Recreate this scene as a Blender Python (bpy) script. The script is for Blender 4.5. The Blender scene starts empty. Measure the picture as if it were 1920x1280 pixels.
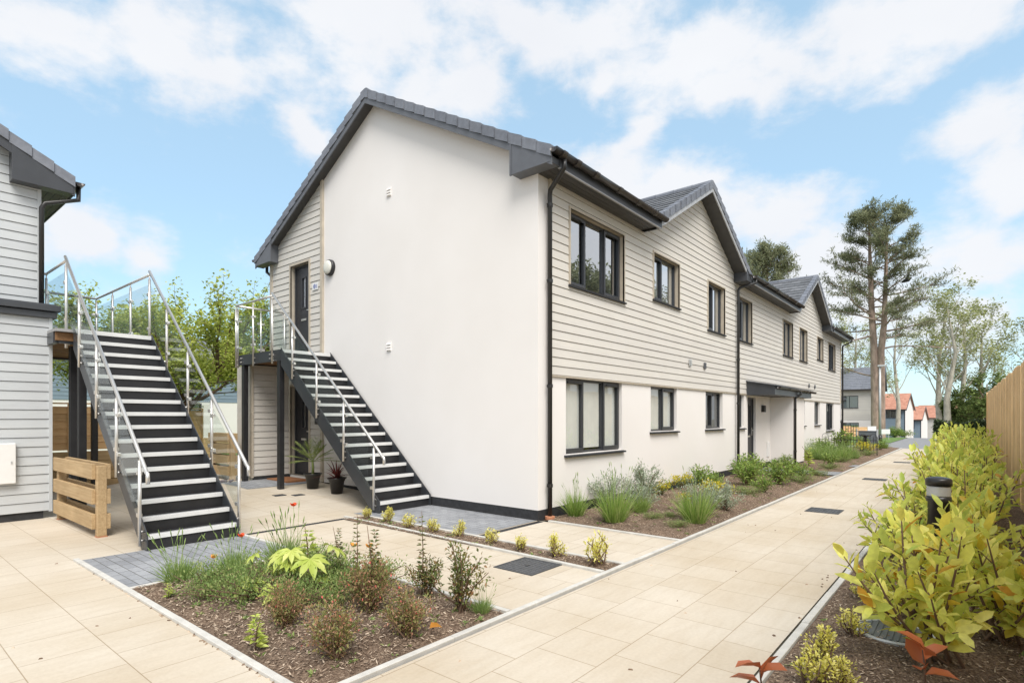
import bpy, math, random
import numpy as np
from mathutils import Vector, Matrix
R = math.radians
scene = bpy.context.scene
COL = scene.collection
rng = random.Random(7)
nr = np.random.default_rng(11)

# ------------------------------------------------------------------ camera, sky, sun, exposure
CAM = (-6.5555, -4.93, 1.52)
cd = bpy.data.cameras.new("camera"); cam = bpy.data.objects.new("camera", cd); COL.objects.link(cam)
cam.location = CAM; cam.rotation_euler = (R(90), 0, R(39.6136 - 90))
cd.sensor_fit = 'HORIZONTAL'; cd.sensor_width = 36; cd.lens = 19.709
cd.shift_y = 141 / 1920; cd.clip_start = .05; cd.clip_end = 3000
scene.camera = cam
scene.view_settings.view_transform = 'Standard'; scene.view_settings.look = 'None'
scene.view_settings.exposure = 1.0; scene.view_settings.gamma = 1
scene.cycles.use_denoising = True
scene.cycles.max_bounces = 10; scene.cycles.transparent_max_bounces = 24; scene.cycles.caustics_reflective = False

SUN_EL, SUN_AZ = 54, 232          # azimuth of the sun in world degrees from +X
sd = bpy.data.lights.new("sun", 'SUN'); sd.energy = 2.0; sd.angle = R(34); sd.color = (1, .95, .88)
so = bpy.data.objects.new("sun", sd); COL.objects.link(so)
sv = Vector((math.cos(R(SUN_EL)) * math.cos(R(SUN_AZ)), math.cos(R(SUN_EL)) * math.sin(R(SUN_AZ)), math.sin(R(SUN_EL))))
so.rotation_euler = (-sv).to_track_quat('-Z', 'Y').to_euler(); so.location = (0, -10, 20)

YAW = R(39.6136); FOC = 1051.14
def pix_dir(x, y):
    """world azimuth and elevation of a direction seen at a photo pixel (used once, to lay out the cloud banks)"""
    a, b = (x - 960) / FOC, -(y - 781) / FOC
    return YAW - math.atan(a), math.atan2(b, math.hypot(1, a))

world = bpy.data.worlds.new("World"); scene.world = world; world.use_nodes = True
nt = world.node_tree; N, L = nt.nodes, nt.links; N.clear()
def nd(t, **k):
    n = N.new(t)
    for a, b in k.items(): setattr(n, a, b)
    return n
out = nd('ShaderNodeOutputWorld'); bg = nd('ShaderNodeBackground'); bg.inputs[1].default_value = 0.11
sky = nd('ShaderNodeTexSky', sky_type='NISHITA', sun_disc=False, sun_elevation=R(SUN_EL), sun_rotation=R(90 - SUN_AZ))
sky.air_density = 1.0; sky.dust_density = .6; sky.ozone_density = 1.5
tc = nd('ShaderNodeTexCoord'); sep = nd('ShaderNodeSeparateXYZ'); L.new(tc.outputs['Generated'], sep.inputs[0])
def mth(op, a, b=None, c=None, clamp=False):
    n = nd('ShaderNodeMath', operation=op, use_clamp=clamp)
    for i, v in enumerate((a, b, c)):
        if v is None: continue
        if isinstance(v, (int, float)): n.inputs[i].default_value = v
        else: L.new(v, n.inputs[i])
    return n.outputs[0]
az = mth('ARCTAN2', sep.outputs[1], sep.outputs[0]); el = mth('ARCSINE', sep.outputs[2])
comb = nd('ShaderNodeCombineXYZ'); L.new(az, comb.inputs[0]); L.new(el, comb.inputs[1])
nz = nd('ShaderNodeTexNoise'); nz.inputs['Scale'].default_value = 7.5; nz.inputs['Detail'].default_value = 9; nz.inputs['Roughness'].default_value = .62; nz.inputs['Distortion'].default_value = .1
mp = nd('ShaderNodeMapping'); mp.inputs['Scale'].default_value = (1, 1.7, 1); L.new(comb.outputs[0], mp.inputs[0]); L.new(mp.outputs[0], nz.inputs[0])
banks = [(280, 70, 430, 105), (430, 150, 240, 90), (700, 75, 330, 100), (840, 185, 110, 75), (1000, 30, 330, 75), (1330, 105, 330, 90), (1420, 150, 180, 60), (1640, 50, 420, 105),
         (1850, 235, 200, 120), (1900, 340, 150, 90), (1160, 330, 180, 90), (1290, 380, 170, 100), (1420, 430, 170, 90), (1860, 470, 230, 95), (1560, 520, 200, 120), (1800, 590, 260, 90), (120, 490, 130, 100), (240, 520, 100, 80),
         (560, 275, 110, 50), (1225, 240, 80, 50), (20, 60, 150, 90), (1480, 640, 500, 90), (1100, 120, 120, 50), (1650, 560, 200, 110)]
wn = nd('ShaderNodeTexNoise'); wn.inputs['Scale'].default_value = 3.2; wn.inputs['Detail'].default_value = 5; L.new(comb.outputs[0], wn.inputs[0])
wv = nd('ShaderNodeVectorMath', operation='MULTIPLY_ADD'); L.new(wn.outputs['Color'], wv.inputs[0]); wv.inputs[1].default_value = (.36, .24, 0); wv.inputs[2].default_value = (-.18, -.12, 0)
wc = nd('ShaderNodeVectorMath', operation='ADD'); L.new(comb.outputs[0], wc.inputs[0]); L.new(wv.outputs[0], wc.inputs[1])
acc = None
for (x, y, rx, ry) in banks:
    a0, e0 = pix_dir(x, y); k = math.cos(a0 - YAW)
    va = nd('ShaderNodeVectorMath', operation='SUBTRACT'); L.new(wc.outputs[0], va.inputs[0]); va.inputs[1].default_value = (a0, e0, 0)
    vm = nd('ShaderNodeVectorMath', operation='MULTIPLY'); L.new(va.outputs[0], vm.inputs[0])
    vm.inputs[1].default_value = (FOC / (rx * k * k), FOC / (ry * k), 0)
    vl = nd('ShaderNodeVectorMath', operation='LENGTH'); L.new(vm.outputs[0], vl.inputs[0])
    f = mth('SUBTRACT', 1.0, vl.outputs['Value'])
    acc = f if acc is None else mth('SMOOTH_MAX', acc, f, .25)
gen = nd('ShaderNodeTexNoise'); gen.inputs['Scale'].default_value = 1.3; gen.inputs['Detail'].default_value = 2; L.new(tc.outputs['Generated'], gen.inputs[0])
front = mth('COSINE', mth('SUBTRACT', az, YAW))
behind = mth('MULTIPLY_ADD', front, -1.2, .98, clamp=True)          # away from the banks the sky has its own broken cloud
g2 = mth('MULTIPLY', mth('SUBTRACT', gen.outputs[0], .27), mth('MULTIPLY', behind, 4.5))
acc = mth('MAXIMUM', acc, mth('SUBTRACT', g2, .2))
over = mth('MULTIPLY', mth('SUBTRACT', el, R(42)), 2.5)                # cloud overhead
acc = mth('MAXIMUM', acc, mth('MINIMUM', over, .6))
fld = mth('ADD', acc, mth('MULTIPLY', mth('SUBTRACT', nz.outputs[0], .5), 2.0))
mr = nd('ShaderNodeMapRange', interpolation_type='SMOOTHSTEP'); mr.inputs[1].default_value = -.04; mr.inputs[2].default_value = .72; mr.inputs[3].default_value = .08; L.new(fld, mr.inputs[0])
nz2 = nd('ShaderNodeTexNoise'); nz2.inputs['Scale'].default_value = 3.5; nz2.inputs['Detail'].default_value = 4; L.new(mp.outputs[0], nz2.inputs[0])
ccol = nd('ShaderNodeMix', data_type='RGBA'); L.new(nz2.outputs[0], ccol.inputs[0])
ccol.inputs[6].default_value = (3.95, 4.0, 4.2, 1); ccol.inputs[7].default_value = (4.55, 4.58, 4.65, 1)
skyc = nd('ShaderNodeMix', data_type='RGBA', blend_type='MULTIPLY'); skyc.inputs[0].default_value = 1
L.new(sky.outputs[0], skyc.inputs[6]); skyc.inputs[7].default_value = (1.15, 1.3, 1.3, 1)
mixc = nd('ShaderNodeMix', data_type='RGBA'); L.new(mth('MULTIPLY', mr.outputs[0], .94), mixc.inputs[0])
veil = nd('ShaderNodeMix', data_type='RGBA'); veil.inputs[0].default_value = .62; L.new(skyc.outputs[2], veil.inputs[6]); veil.inputs[7].default_value = (2.15, 3.25, 3.95, 1)     # thin bright haze high up
L.new(veil.outputs[2], mixc.inputs[6]); L.new(ccol.outputs[2], mixc.inputs[7])
L.new(mixc.outputs[2], bg.inputs[0]); L.new(bg.outputs[0], out.inputs[0])

# ------------------------------------------------------------------ materials
def new_mat(name):
    m = bpy.data.materials.new(name); m.use_nodes = True
    t = m.node_tree; t.nodes.clear()
    o = t.nodes.new('ShaderNodeOutputMaterial'); b = t.nodes.new('ShaderNodeBsdfPrincipled'); t.links.new(b.outputs[0], o.inputs[0])
    return m, t, b, o
def rgba(c): return (c[0], c[1], c[2], 1)
def coords(t, scale=(1, 1, 1), rot=(0, 0, 0)):
    g = t.nodes.new('ShaderNodeNewGeometry'); mp = t.nodes.new('ShaderNodeMapping')
    mp.inputs['Scale'].default_value = scale; mp.inputs['Rotation'].default_value = rot
    t.links.new(g.outputs['Position'], mp.inputs[0]); return mp.outputs[0]
def noise(t, vec, scale, detail=4, rough=.55):
    n = t.nodes.new('ShaderNodeTexNoise'); n.inputs['Scale'].default_value = scale; n.inputs['Detail'].default_value = detail; n.inputs['Roughness'].default_value = rough
    t.links.new(vec, n.inputs[0]); return n.outputs[0]
def ramp(t, fac, stops):
    r = t.nodes.new('ShaderNodeValToRGB'); e = r.color_ramp.elements
    while len(e) < len(stops): e.new(.5)
    for i, (p, c) in enumerate(stops): e[i].position = p; e[i].color = rgba(c)
    t.links.new(fac, r.inputs[0]); return r.outputs[0]
def mixn(t, fac, a, b, mode='MIX'):
    n = t.nodes.new('ShaderNodeMix'); n.data_type = 'RGBA'; n.blend_type = mode
    for s, v in ((0, fac), (6, a), (7, b)):
        if isinstance(v, (int, float)): n.inputs[s].default_value = v
        elif isinstance(v, tuple): n.inputs[s].default_value = rgba(v)
        else: t.links.new(v, n.inputs[s])
    return n.outputs[2]
def bump(t, b, h, strength=.3, dist=.01):
    n = t.nodes.new('ShaderNodeBump'); n.inputs['Strength'].default_value = strength; n.inputs['Distance'].default_value = dist
    t.links.new(h, n.inputs['Height']); t.links.new(n.outputs[0], b.inputs['Normal'])
def plain(name, c, rough=.5, metal=0, var=.12, scale=6, bmp=.0, bscale=60, spec=.5, stretch=(1, 1, 1)):
    m, t, b, o = new_mat(name)
    v = coords(t, stretch)
    col = ramp(t, noise(t, v, scale), [(.3, tuple(x * (1 - var) for x in c)), (.7, tuple(min(1, x * (1 + var)) for x in c))])
    t.links.new(col, b.inputs['Base Color']); b.inputs['Roughness'].default_value = rough; b.inputs['Metallic'].default_value = metal
    b.inputs['Specular IOR Level'].default_value = spec
    if bmp: bump(t, b, noise(t, v, bscale, 3), bmp, .004)
    return m
def island(name, stops, rough=.5, var=.1, trans=0.0, spec=.3, nscale=0):
    """colour picked per loose piece (leaf, chip, tile)"""
    m, t, b, o = new_mat(name)
    g = t.nodes.new('ShaderNodeNewGeometry')
    col = ramp(t, g.outputs['Random Per Island'], stops)
    if nscale:
        col = mixn(t, .5, col, ramp(t, noise(t, coords(t), nscale, 4), [(.3, (.62, .62, .62)), (.7, (1.2, 1.2, 1.2))]), 'MULTIPLY')
    t.links.new(col, b.inputs['Base Color']); b.inputs['Roughness'].default_value = rough; b.inputs['Specular IOR Level'].default_value = spec
    if trans:
        tr = t.nodes.new('ShaderNodeBsdfTranslucent'); t.links.new(col, tr.inputs[0])
        ms = t.nodes.new('ShaderNodeMixShader'); ms.inputs[0].default_value = trans
        t.links.new(b.outputs[0], ms.inputs[1]); t.links.new(tr.outputs[0], ms.inputs[2]); t.links.new(ms.outputs[0], o.inputs[0])
    return m
def glass(name, tint, refl, rough=.0, k=1.3):
    m, t, b, o = new_mat(name); t.nodes.remove(b)
    tr = t.nodes.new('ShaderNodeBsdfTransparent'); tr.inputs[0].default_value = rgba(tint)
    gl = t.nodes.new('ShaderNodeBsdfGlossy'); gl.inputs['Roughness'].default_value = rough; gl.inputs[0].default_value = (.95, .97, 1, 1)
    lw = t.nodes.new('ShaderNodeLayerWeight'); fr = t.nodes.new('ShaderNodeMath'); fr.operation = 'POWER'; fr.inputs[1].default_value = 3.5; t.links.new(lw.outputs['Facing'], fr.inputs[0])
    mt = t.nodes.new('ShaderNodeMath'); mt.operation = 'MULTIPLY_ADD'; mt.inputs[1].default_value = k; mt.inputs[2].default_value = refl; mt.use_clamp = True
    t.links.new(fr.outputs[0], mt.inputs[0])
    ms = t.nodes.new('ShaderNodeMixShader'); t.links.new(mt.outputs[0], ms.inputs[0]); t.links.new(tr.outputs[0], ms.inputs[1]); t.links.new(gl.outputs[0], ms.inputs[2])
    t.links.new(ms.outputs[0], o.inputs[0]); return m
def wood(name, c1, c2, along='z', scale=3, rough=.7):
    m, t, b, o = new_mat(name)
    st = {'x': (.6, 14, 14), 'y': (14, .6, 14), 'z': (14, 14, .6)}[along]
    g = t.nodes.new('ShaderNodeNewGeometry')
    n1 = noise(t, coords(t, st), scale, 5, .65); n2 = noise(t, coords(t), 1.7, 2)
    col = ramp(t, n1, [(.28, c2), (.7, c1)])
    col = mixn(t, .55, col, ramp(t, g.outputs['Random Per Island'], [(0, (.72, .7, .66)), (1, (1.18, 1.15, 1.1))]), 'MULTIPLY')
    col = mixn(t, .35, col, ramp(t, n2, [(.35, (.75, .72, .68)), (.65, (1.15, 1.15, 1.15))]), 'MULTIPLY')
    t.links.new(col, b.inputs['Base Color']); b.inputs['Roughness'].default_value = rough; b.inputs['Specular IOR Level'].default_value = .25
    bump(t, b, n1, .25, .004); return m

def paving_mat(name, rot):
    m, t, b, o = new_mat(name)
    v = coords(t, (1, 1, 1), (0, 0, rot))
    br = t.nodes.new('ShaderNodeTexBrick'); t.links.new(v, br.inputs[0]); br.offset = .5; br.squash = 1
    br.inputs['Scale'].default_value = 1; br.inputs['Brick Width'].default_value = .45; br.inputs['Row Height'].default_value = .45
    br.inputs['Mortar Size'].default_value = .0035; br.inputs['Mortar Smooth'].default_value = .3; br.inputs['Bias'].default_value = -.1
    br.inputs['Color1'].default_value = (.575, .515, .43, 1); br.inputs['Color2'].default_value = (.545, .48, .39, 1); br.inputs['Mortar'].default_value = (.36, .29, .21, 1)
    st = noise(t, coords(t, (1.2, 5.5, 1), (0, 0, rot)), 2.2, 6, .6)
    pt = noise(t, v, .55, 3, .5); fine = noise(t, v, 38, 4, .7)
    col = mixn(t, .4, br.outputs[0], ramp(t, st, [(.3, (.86, .82, .76)), (.55, (1.0, 1.0, 1.0)), (.75, (1.08, 1.07, 1.05))]), 'MULTIPLY')
    col = mixn(t, .85, col, ramp(t, pt, [(.3, (.86, .81, .73)), (.55, (1, 1, 1)), (.75, (1.08, 1.08, 1.08))]), 'MULTIPLY')
    col = mixn(t, .3, col, ramp(t, fine, [(.35, (.85, .83, .8)), (.6, (1.05, 1.05, 1.05))]), 'MULTIPLY')
    # joints hidden here and there by sand and dirt
    t.links.new(col, b.inputs['Base Color']); b.inputs['Roughness'].default_value = .85; b.inputs['Specular IOR Level'].default_value = .25
    h = mixn(t, .5, st, br.outputs['Fac'], 'SUBTRACT'); bump(t, b, h, .25, .008); return m
def block_mat(name):
    m, t, b, o = new_mat(name)
    v = coords(t, (1, 1, 1), (0, 0, R(90)))
    br = t.nodes.new('ShaderNodeTexBrick'); t.links.new(v, br.inputs[0]); br.offset = .5
    br.inputs['Scale'].default_value = 1; br.inputs['Brick Width'].default_value = .2; br.inputs['Row Height'].default_value = .1
    br.inputs['Mortar Size'].default_value = .004; br.inputs['Mortar Smooth'].default_value = .2
    br.inputs['Color1'].default_value = (.31, .32, .34, 1); br.inputs['Color2'].default_value = (.235, .245, .265, 1); br.inputs['Mortar'].default_value = (.085, .08, .075, 1)
    f = noise(t, v, 45, 4, .7); w = noise(t, v, 1.4, 3)
    col = mixn(t, .5, br.outputs[0], ramp(t, f, [(.35, (.75, .75, .75)), (.65, (1.2, 1.2, 1.2))]), 'MULTIPLY')
    col = mixn(t, .6, col, ramp(t, w, [(.35, (.82, .82, .82)), (.65, (1.2, 1.2, 1.19))]), 'MULTIPLY')
    t.links.new(col, b.inputs['Base Color']); b.inputs['Roughness'].default_value = .7
    bump(t, b, mixn(t, .4, f, br.outputs['Fac'], 'SUBTRACT'), .3, .006); return m
def brick_mat(name, c1, c2, mort, bw=.215, bh=.075, ax='x'):
    m, t, b, o = new_mat(name)
    v = coords(t, (1, 1, 1), {'x': (R(90), 0, 0), 'y': (R(90), 0, R(90))}[ax] if ax in 'xy' else (0, 0, 0))
    br = t.nodes.new('ShaderNodeTexBrick'); t.links.new(v, br.inputs[0])
    br.inputs['Scale'].default_value = 1; br.inputs['Brick Width'].default_value = bw; br.inputs['Row Height'].default_value = bh
    br.inputs['Mortar Size'].default_value = .006
    br.inputs['Color1'].default_value = rgba(c1); br.inputs['Color2'].default_value = rgba(c2); br.inputs['Mortar'].default_value = rgba(mort)
    t.links.new(br.outputs[0], b.inputs['Base Color']); b.inputs['Roughness'].default_value = .8
    return m
def mulch_mat():
    m, t, b, o = new_mat('bark_mulch'); v = coords(t)
    n1 = noise(t, v, 55, 6, .75); n2 = noise(t, v, 2.2, 3)
    col = ramp(t, n1, [(.28, (.036, .026, .020)), (.45, (.15, .105, .078)), (.60, (.31, .235, .175)), (.78, (.46, .36, .27))])
    col = mixn(t, .6, col, ramp(t, n2, [(.35, (.7, .68, .66)), (.65, (1.25, 1.2, 1.15))]), 'MULTIPLY')
    t.links.new(col, b.inputs['Base Color']); b.inputs['Roughness'].default_value = .95; b.inputs['Specular IOR Level'].default_value = .1
    bump(t, b, n1, .9, .02); return m
def render_mat(name, c):
    m, t, b, o = new_mat(name); v = coords(t)
    n1 = noise(t, v, .5, 3); n2 = noise(t, v, 140, 3, .7); n3 = noise(t, coords(t, (3, 3, .25)), 1.2, 4)
    col = mixn(t, 1, c, ramp(t, n1, [(.3, (.945, .94, .93)), (.7, (1.0, 1.0, 1.0))]), 'MULTIPLY')
    col = mixn(t, 1, col, ramp(t, n2, [(.3, (.93, .93, .93)), (.7, (1.03, 1.03, 1.03))]), 'MULTIPLY')
    t.links.new(col, b.inputs['Base Color']); b.inputs['Roughness'].default_value = .9; b.inputs['Specular IOR Level'].default_value = .15
    bump(t, b, n2, .25, .003); return m
def board_mat(name, c):
    m, t, b, o = new_mat(name); v = coords(t, (2, 2, 40))
    wn_ = t.nodes.new('ShaderNodeTexNoise'); wn_.inputs['Scale'].default_value = 1; wn_.inputs['Detail'].default_value = 0; t.links.new(coords(t, (.12, .12, 5.1)), wn_.inputs[0])
    n1 = noise(t, v, 2, 4, .6); n2 = noise(t, coords(t), .9, 3)
    col = mixn(t, 1, c, ramp(t, n1, [(.3, (.95, .95, .945)), (.7, (1.03, 1.03, 1.03))]), 'MULTIPLY')
    col = mixn(t, 1, col, ramp(t, n2, [(.3, (.96, .955, .95)), (.7, (1.02, 1.02, 1.02))]), 'MULTIPLY')
    col = mixn(t, 1, col, ramp(t, wn_.outputs[0], [(.3, (.95, .95, .955)), (.7, (1.03, 1.03, 1.02))]), 'MULTIPLY')
    t.links.new(col, b.inputs['Base Color']); b.inputs['Roughness'].default_value = .6; b.inputs['Specular IOR Level'].default_value = .3
    bump(t, b, n1, .15, .002); return m

M = dict(
    render=render_mat('white_render', (.86, .83, .81)),
    tan=board_mat('beige_weatherboard', (.66, .63, .585)), pale=board_mat('pale_grey_weatherboard', (.545, .57, .59)), blue=board_mat('blue_grey_weatherboard', (.22, .29, .36)),
    trim=plain('tan_trim', (.50, .44, .355), .6), anth=plain('anthracite_trim', (.052, .056, .064), .38, var=.08), anth2=plain('anthracite_light', (.115, .122, .138), .45, var=.08),
    soffit=plain('dark_soffit', (.055, .053, .052), .5), pvc=plain('black_plastic', (.022, .021, .021), .35), gutter=plain('black_gutter', (.045, .038, .035), .3),
    brick=plain('dark_plinth_brick', (.028, .029, .032), .75, var=.3, scale=14, bmp=.5, bscale=30),
    tile=island('roof_tile', [(0, (.115, .12, .13)), (1, (.18, .186, .198))], .6, nscale=8), cap=island('verge_tile', [(0, (.165, .178, .21)), (1, (.205, .22, .255))], .55, nscale=10),
    orange=island('terracotta_tile', [(0, (.42, .20, .14)), (1, (.54, .28, .20))], .8),
    highlight_grey=plain('painted_highlight_trim', (.40, .41, .43), .45, var=.05), sill=plain('dark_sill', (.04, .042, .047), .75, spec=.2), frame=plain('grey_window_frame', (.045, .047, .053), .35, var=.05), glass=glass('window_glass', (.92, .94, .935), .46), glass_clear=glass('clear_window_glass', (.95, .965, .96), .10, k=.6), bal=glass('balustrade_glass', (.945, .97, .962), .03, k=.35),  # the pale trim grey carries reflected sky light in its colour
    blind=plain('white_blind', (.80, .80, .76), .8, stretch=(1, 1, 1), var=.04), dark=plain('dark_room', (.05, .05, .05), .9), room=plain('room_wall', (.45, .44, .42), .9),
    door=plain('charcoal_door', (.030, .031, .036), .4, var=.2, scale=30, bmp=.3, bscale=90), steel=plain('brushed_steel', (.74, .72, .69), .36, metal=.9, var=.06, scale=20, stretch=(8, 8, 1)),
    black=plain('black_steel', (.022, .022, .024), .42, var=.2), nose=plain('aluminium_nosing', (.72, .72, .71), .5, var=.06), noset=plain('nosing_grip', (.33, .33, .335), .8, var=.15, scale=60),
    string=plain('grey_stringer', (.042, .046, .052), .36, var=.1), kerb=plain('concrete_kerb', (.54, .525, .49), .9, var=.12, scale=9, bmp=.3, bscale=80),
    path=paving_mat('buff_path_slabs', 0), slab=paving_mat('buff_paving_slabs', R(90)), block=block_mat('grey_block_paving'), mulch=mulch_mat(),
    chip=island('bark_chip', [(0, (.08, .054, .038)), (.3, (.20, .14, .10)), (.65, (.37, .28, .205)), (1, (.60, .49, .38))], .9),
    timber=wood('treated_timber', (.60, .45, .27), (.42, .29, .155), 'y'), timberx=wood('treated_sleeper', (.62, .45, .25), (.44, .29, .145), 'x'), fence=wood('orange_fence_board', (.90, .68, .42), (.80, .57, .32), 'z', 2),
    lap=wood('lap_panel_board', (.85, .58, .32), (.72, .45, .22), 'x', 2), plank=wood('landing_plank', (.28, .16, .08), (.18, .095, .045), 'y'),
    asph=plain('asphalt', (.25, .252, .26), .9, var=.18, scale=3, bmp=.3, bscale=120), grass=plain('lawn', (.12, .20, .045), .95, var=.35, scale=9, bmp=.6, bscale=70),
    soil=plain('earth', (.24, .22, .17), .95, var=.2), white=plain('white_plastic', (.80, .80, .79), .4, var=.03), lens=plain('lamp_lens', (.74, .73, .66), .35, var=.03),
    grey=plain('grey_cabinet', (.13, .14, .15), .5), iron=plain('manhole_iron', (.075, .078, .084), .55, var=.25, scale=30, bmp=.8, bscale=45), slate=plain('slate_strip', (.055, .058, .064), .6),
    galv=plain('galvanised_post', (.55, .56, .56), .45, metal=.3), mat=plain('coir_mat', (.30, .13, .055), .95, var=.2, scale=50), clay=plain('clay_gully', (.45, .20, .11), .8),
    bark=plain('pine_bark', (.33, .245, .195), .95, var=.4, scale=5, bmp=1, bscale=14, stretch=(1, 1, .35)), birch=plain('pale_bark', (.46, .43, .36), .9, var=.3, scale=5, stretch=(1, 1, .5)),
    twig=plain('brown_twig', (.16, .10, .065), .8, var=.25), cobble=island('slate_cobble', [(0, (.10, .09, .10)), (1, (.25, .22, .24))], .7),
    pinel=island('pine_needles', [(0, (.17, .19, .12)), (.6, (.27, .29, .17)), (1, (.38, .39, .23))], .7, trans=.42, spec=.1),
    spring=island('spring_leaf', [(0, (.30, .37, .07)), (.5, (.48, .54, .11)), (1, (.66, .69, .20))], .5, trans=.4), oak=island('mid_green_leaf', [(0, (.10, .15, .045)), (1, (.24, .31, .09))], .5, trans=.3),
    airy=island('poplar_leaf', [(0, (.27, .31, .12)), (1, (.48, .50, .23))], .5, trans=.4),
    laurel=island('yellow_laurel_leaf', [(0, (.50, .60, .11)), (.35, (.74, .76, .15)), (.8, (.90, .85, .22)), (.94, (.72, .60, .07)), (.97, (.70, .38, .045)), (1, (.72, .36, .05))], .38, trans=.45, spec=.4, nscale=22),
    laurelg=island('green_laurel_leaf', [(0, (.42, .54, .10)), (.6, (.68, .73, .14)), (1, (.88, .84, .20))], .38, trans=.45, spec=.4, nscale=22),
    red=island('red_brown_leaf', [(0, (.36, .095, .035)), (1, (.52, .16, .06))], .35, trans=.25, spec=.5), gold=island('golden_leaf', [(0, (.58, .57, .10)), (.6, (.84, .77, .18)), (1, (.88, .83, .40))], .5, trans=.3),
    grassl=island('grass_blade', [(0, (.16, .27, .05)), (.6, (.28, .41, .09)), (1, (.47, .52, .20))], .5, trans=.3), lav=island('lavender_blade', [(0, (.16, .26, .07)), (.6, (.29, .41, .12)), (1, (.43, .51, .22))], .6, trans=.3),
    silver=island('silver_leaf', [(0, (.24, .30, .19)), (.6, (.40, .46, .33)), (1, (.56, .60, .49))], .7, trans=.25), green=island('green_leaf', [(0, (.13, .22, .05)), (.6, (.26, .38, .085)), (1, (.45, .53, .14))], .45, trans=.3),
    fuch=island('fuchsia_leaf', [(0, (.18, .22, .07)), (.5, (.30, .28, .10)), (.75, (.40, .25, .14)), (1, (.50, .25, .17))], .5, trans=.3), fuchg=island('bronze_leaf', [(0, (.10, .15, .04)), (.6, (.20, .22, .07)), (1, (.36, .19, .10))], .5, trans=.3),
    cover=island('groundcover_leaf', [(0, (.14, .23, .065)), (.6, (.26, .35, .11)), (1, (.42, .46, .18))], .5, trans=.3), fatsia=island('lime_leaf', [(0, (.42, .52, .09)), (1, (.66, .70, .22))], .4, trans=.3),
    euph=island('yellow_flower', [(0, (.55, .50, .04)), (1, (.80, .66, .06))], .5, trans=.3), poppy=island('red_petal', [(0, (.75, .06, .02)), (1, (.80, .12, .03))], .5, trans=.3), poppyo=island('orange_petal', [(0, (.80, .33, .05)), (1, (.85, .42, .10))], .5, trans=.3),
    palm=island('palm_leaf', [(0, (.15, .22, .06)), (1, (.36, .42, .15))], .5, trans=.3), cord=island('red_cordyline_leaf', [(0, (.10, .022, .020)), (1, (.24, .06, .05))], .45, trans=.2), pink=island('pink_flower', [(0, (.70, .10, .10)), (1, (.75, .2, .18))], .5, trans=.3),
    hedge=island('dark_hedge_leaf', [(0, (.022, .035, .016)), (1, (.07, .10, .04))], .6, trans=.15),
)
print('materials', len(M))

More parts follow.
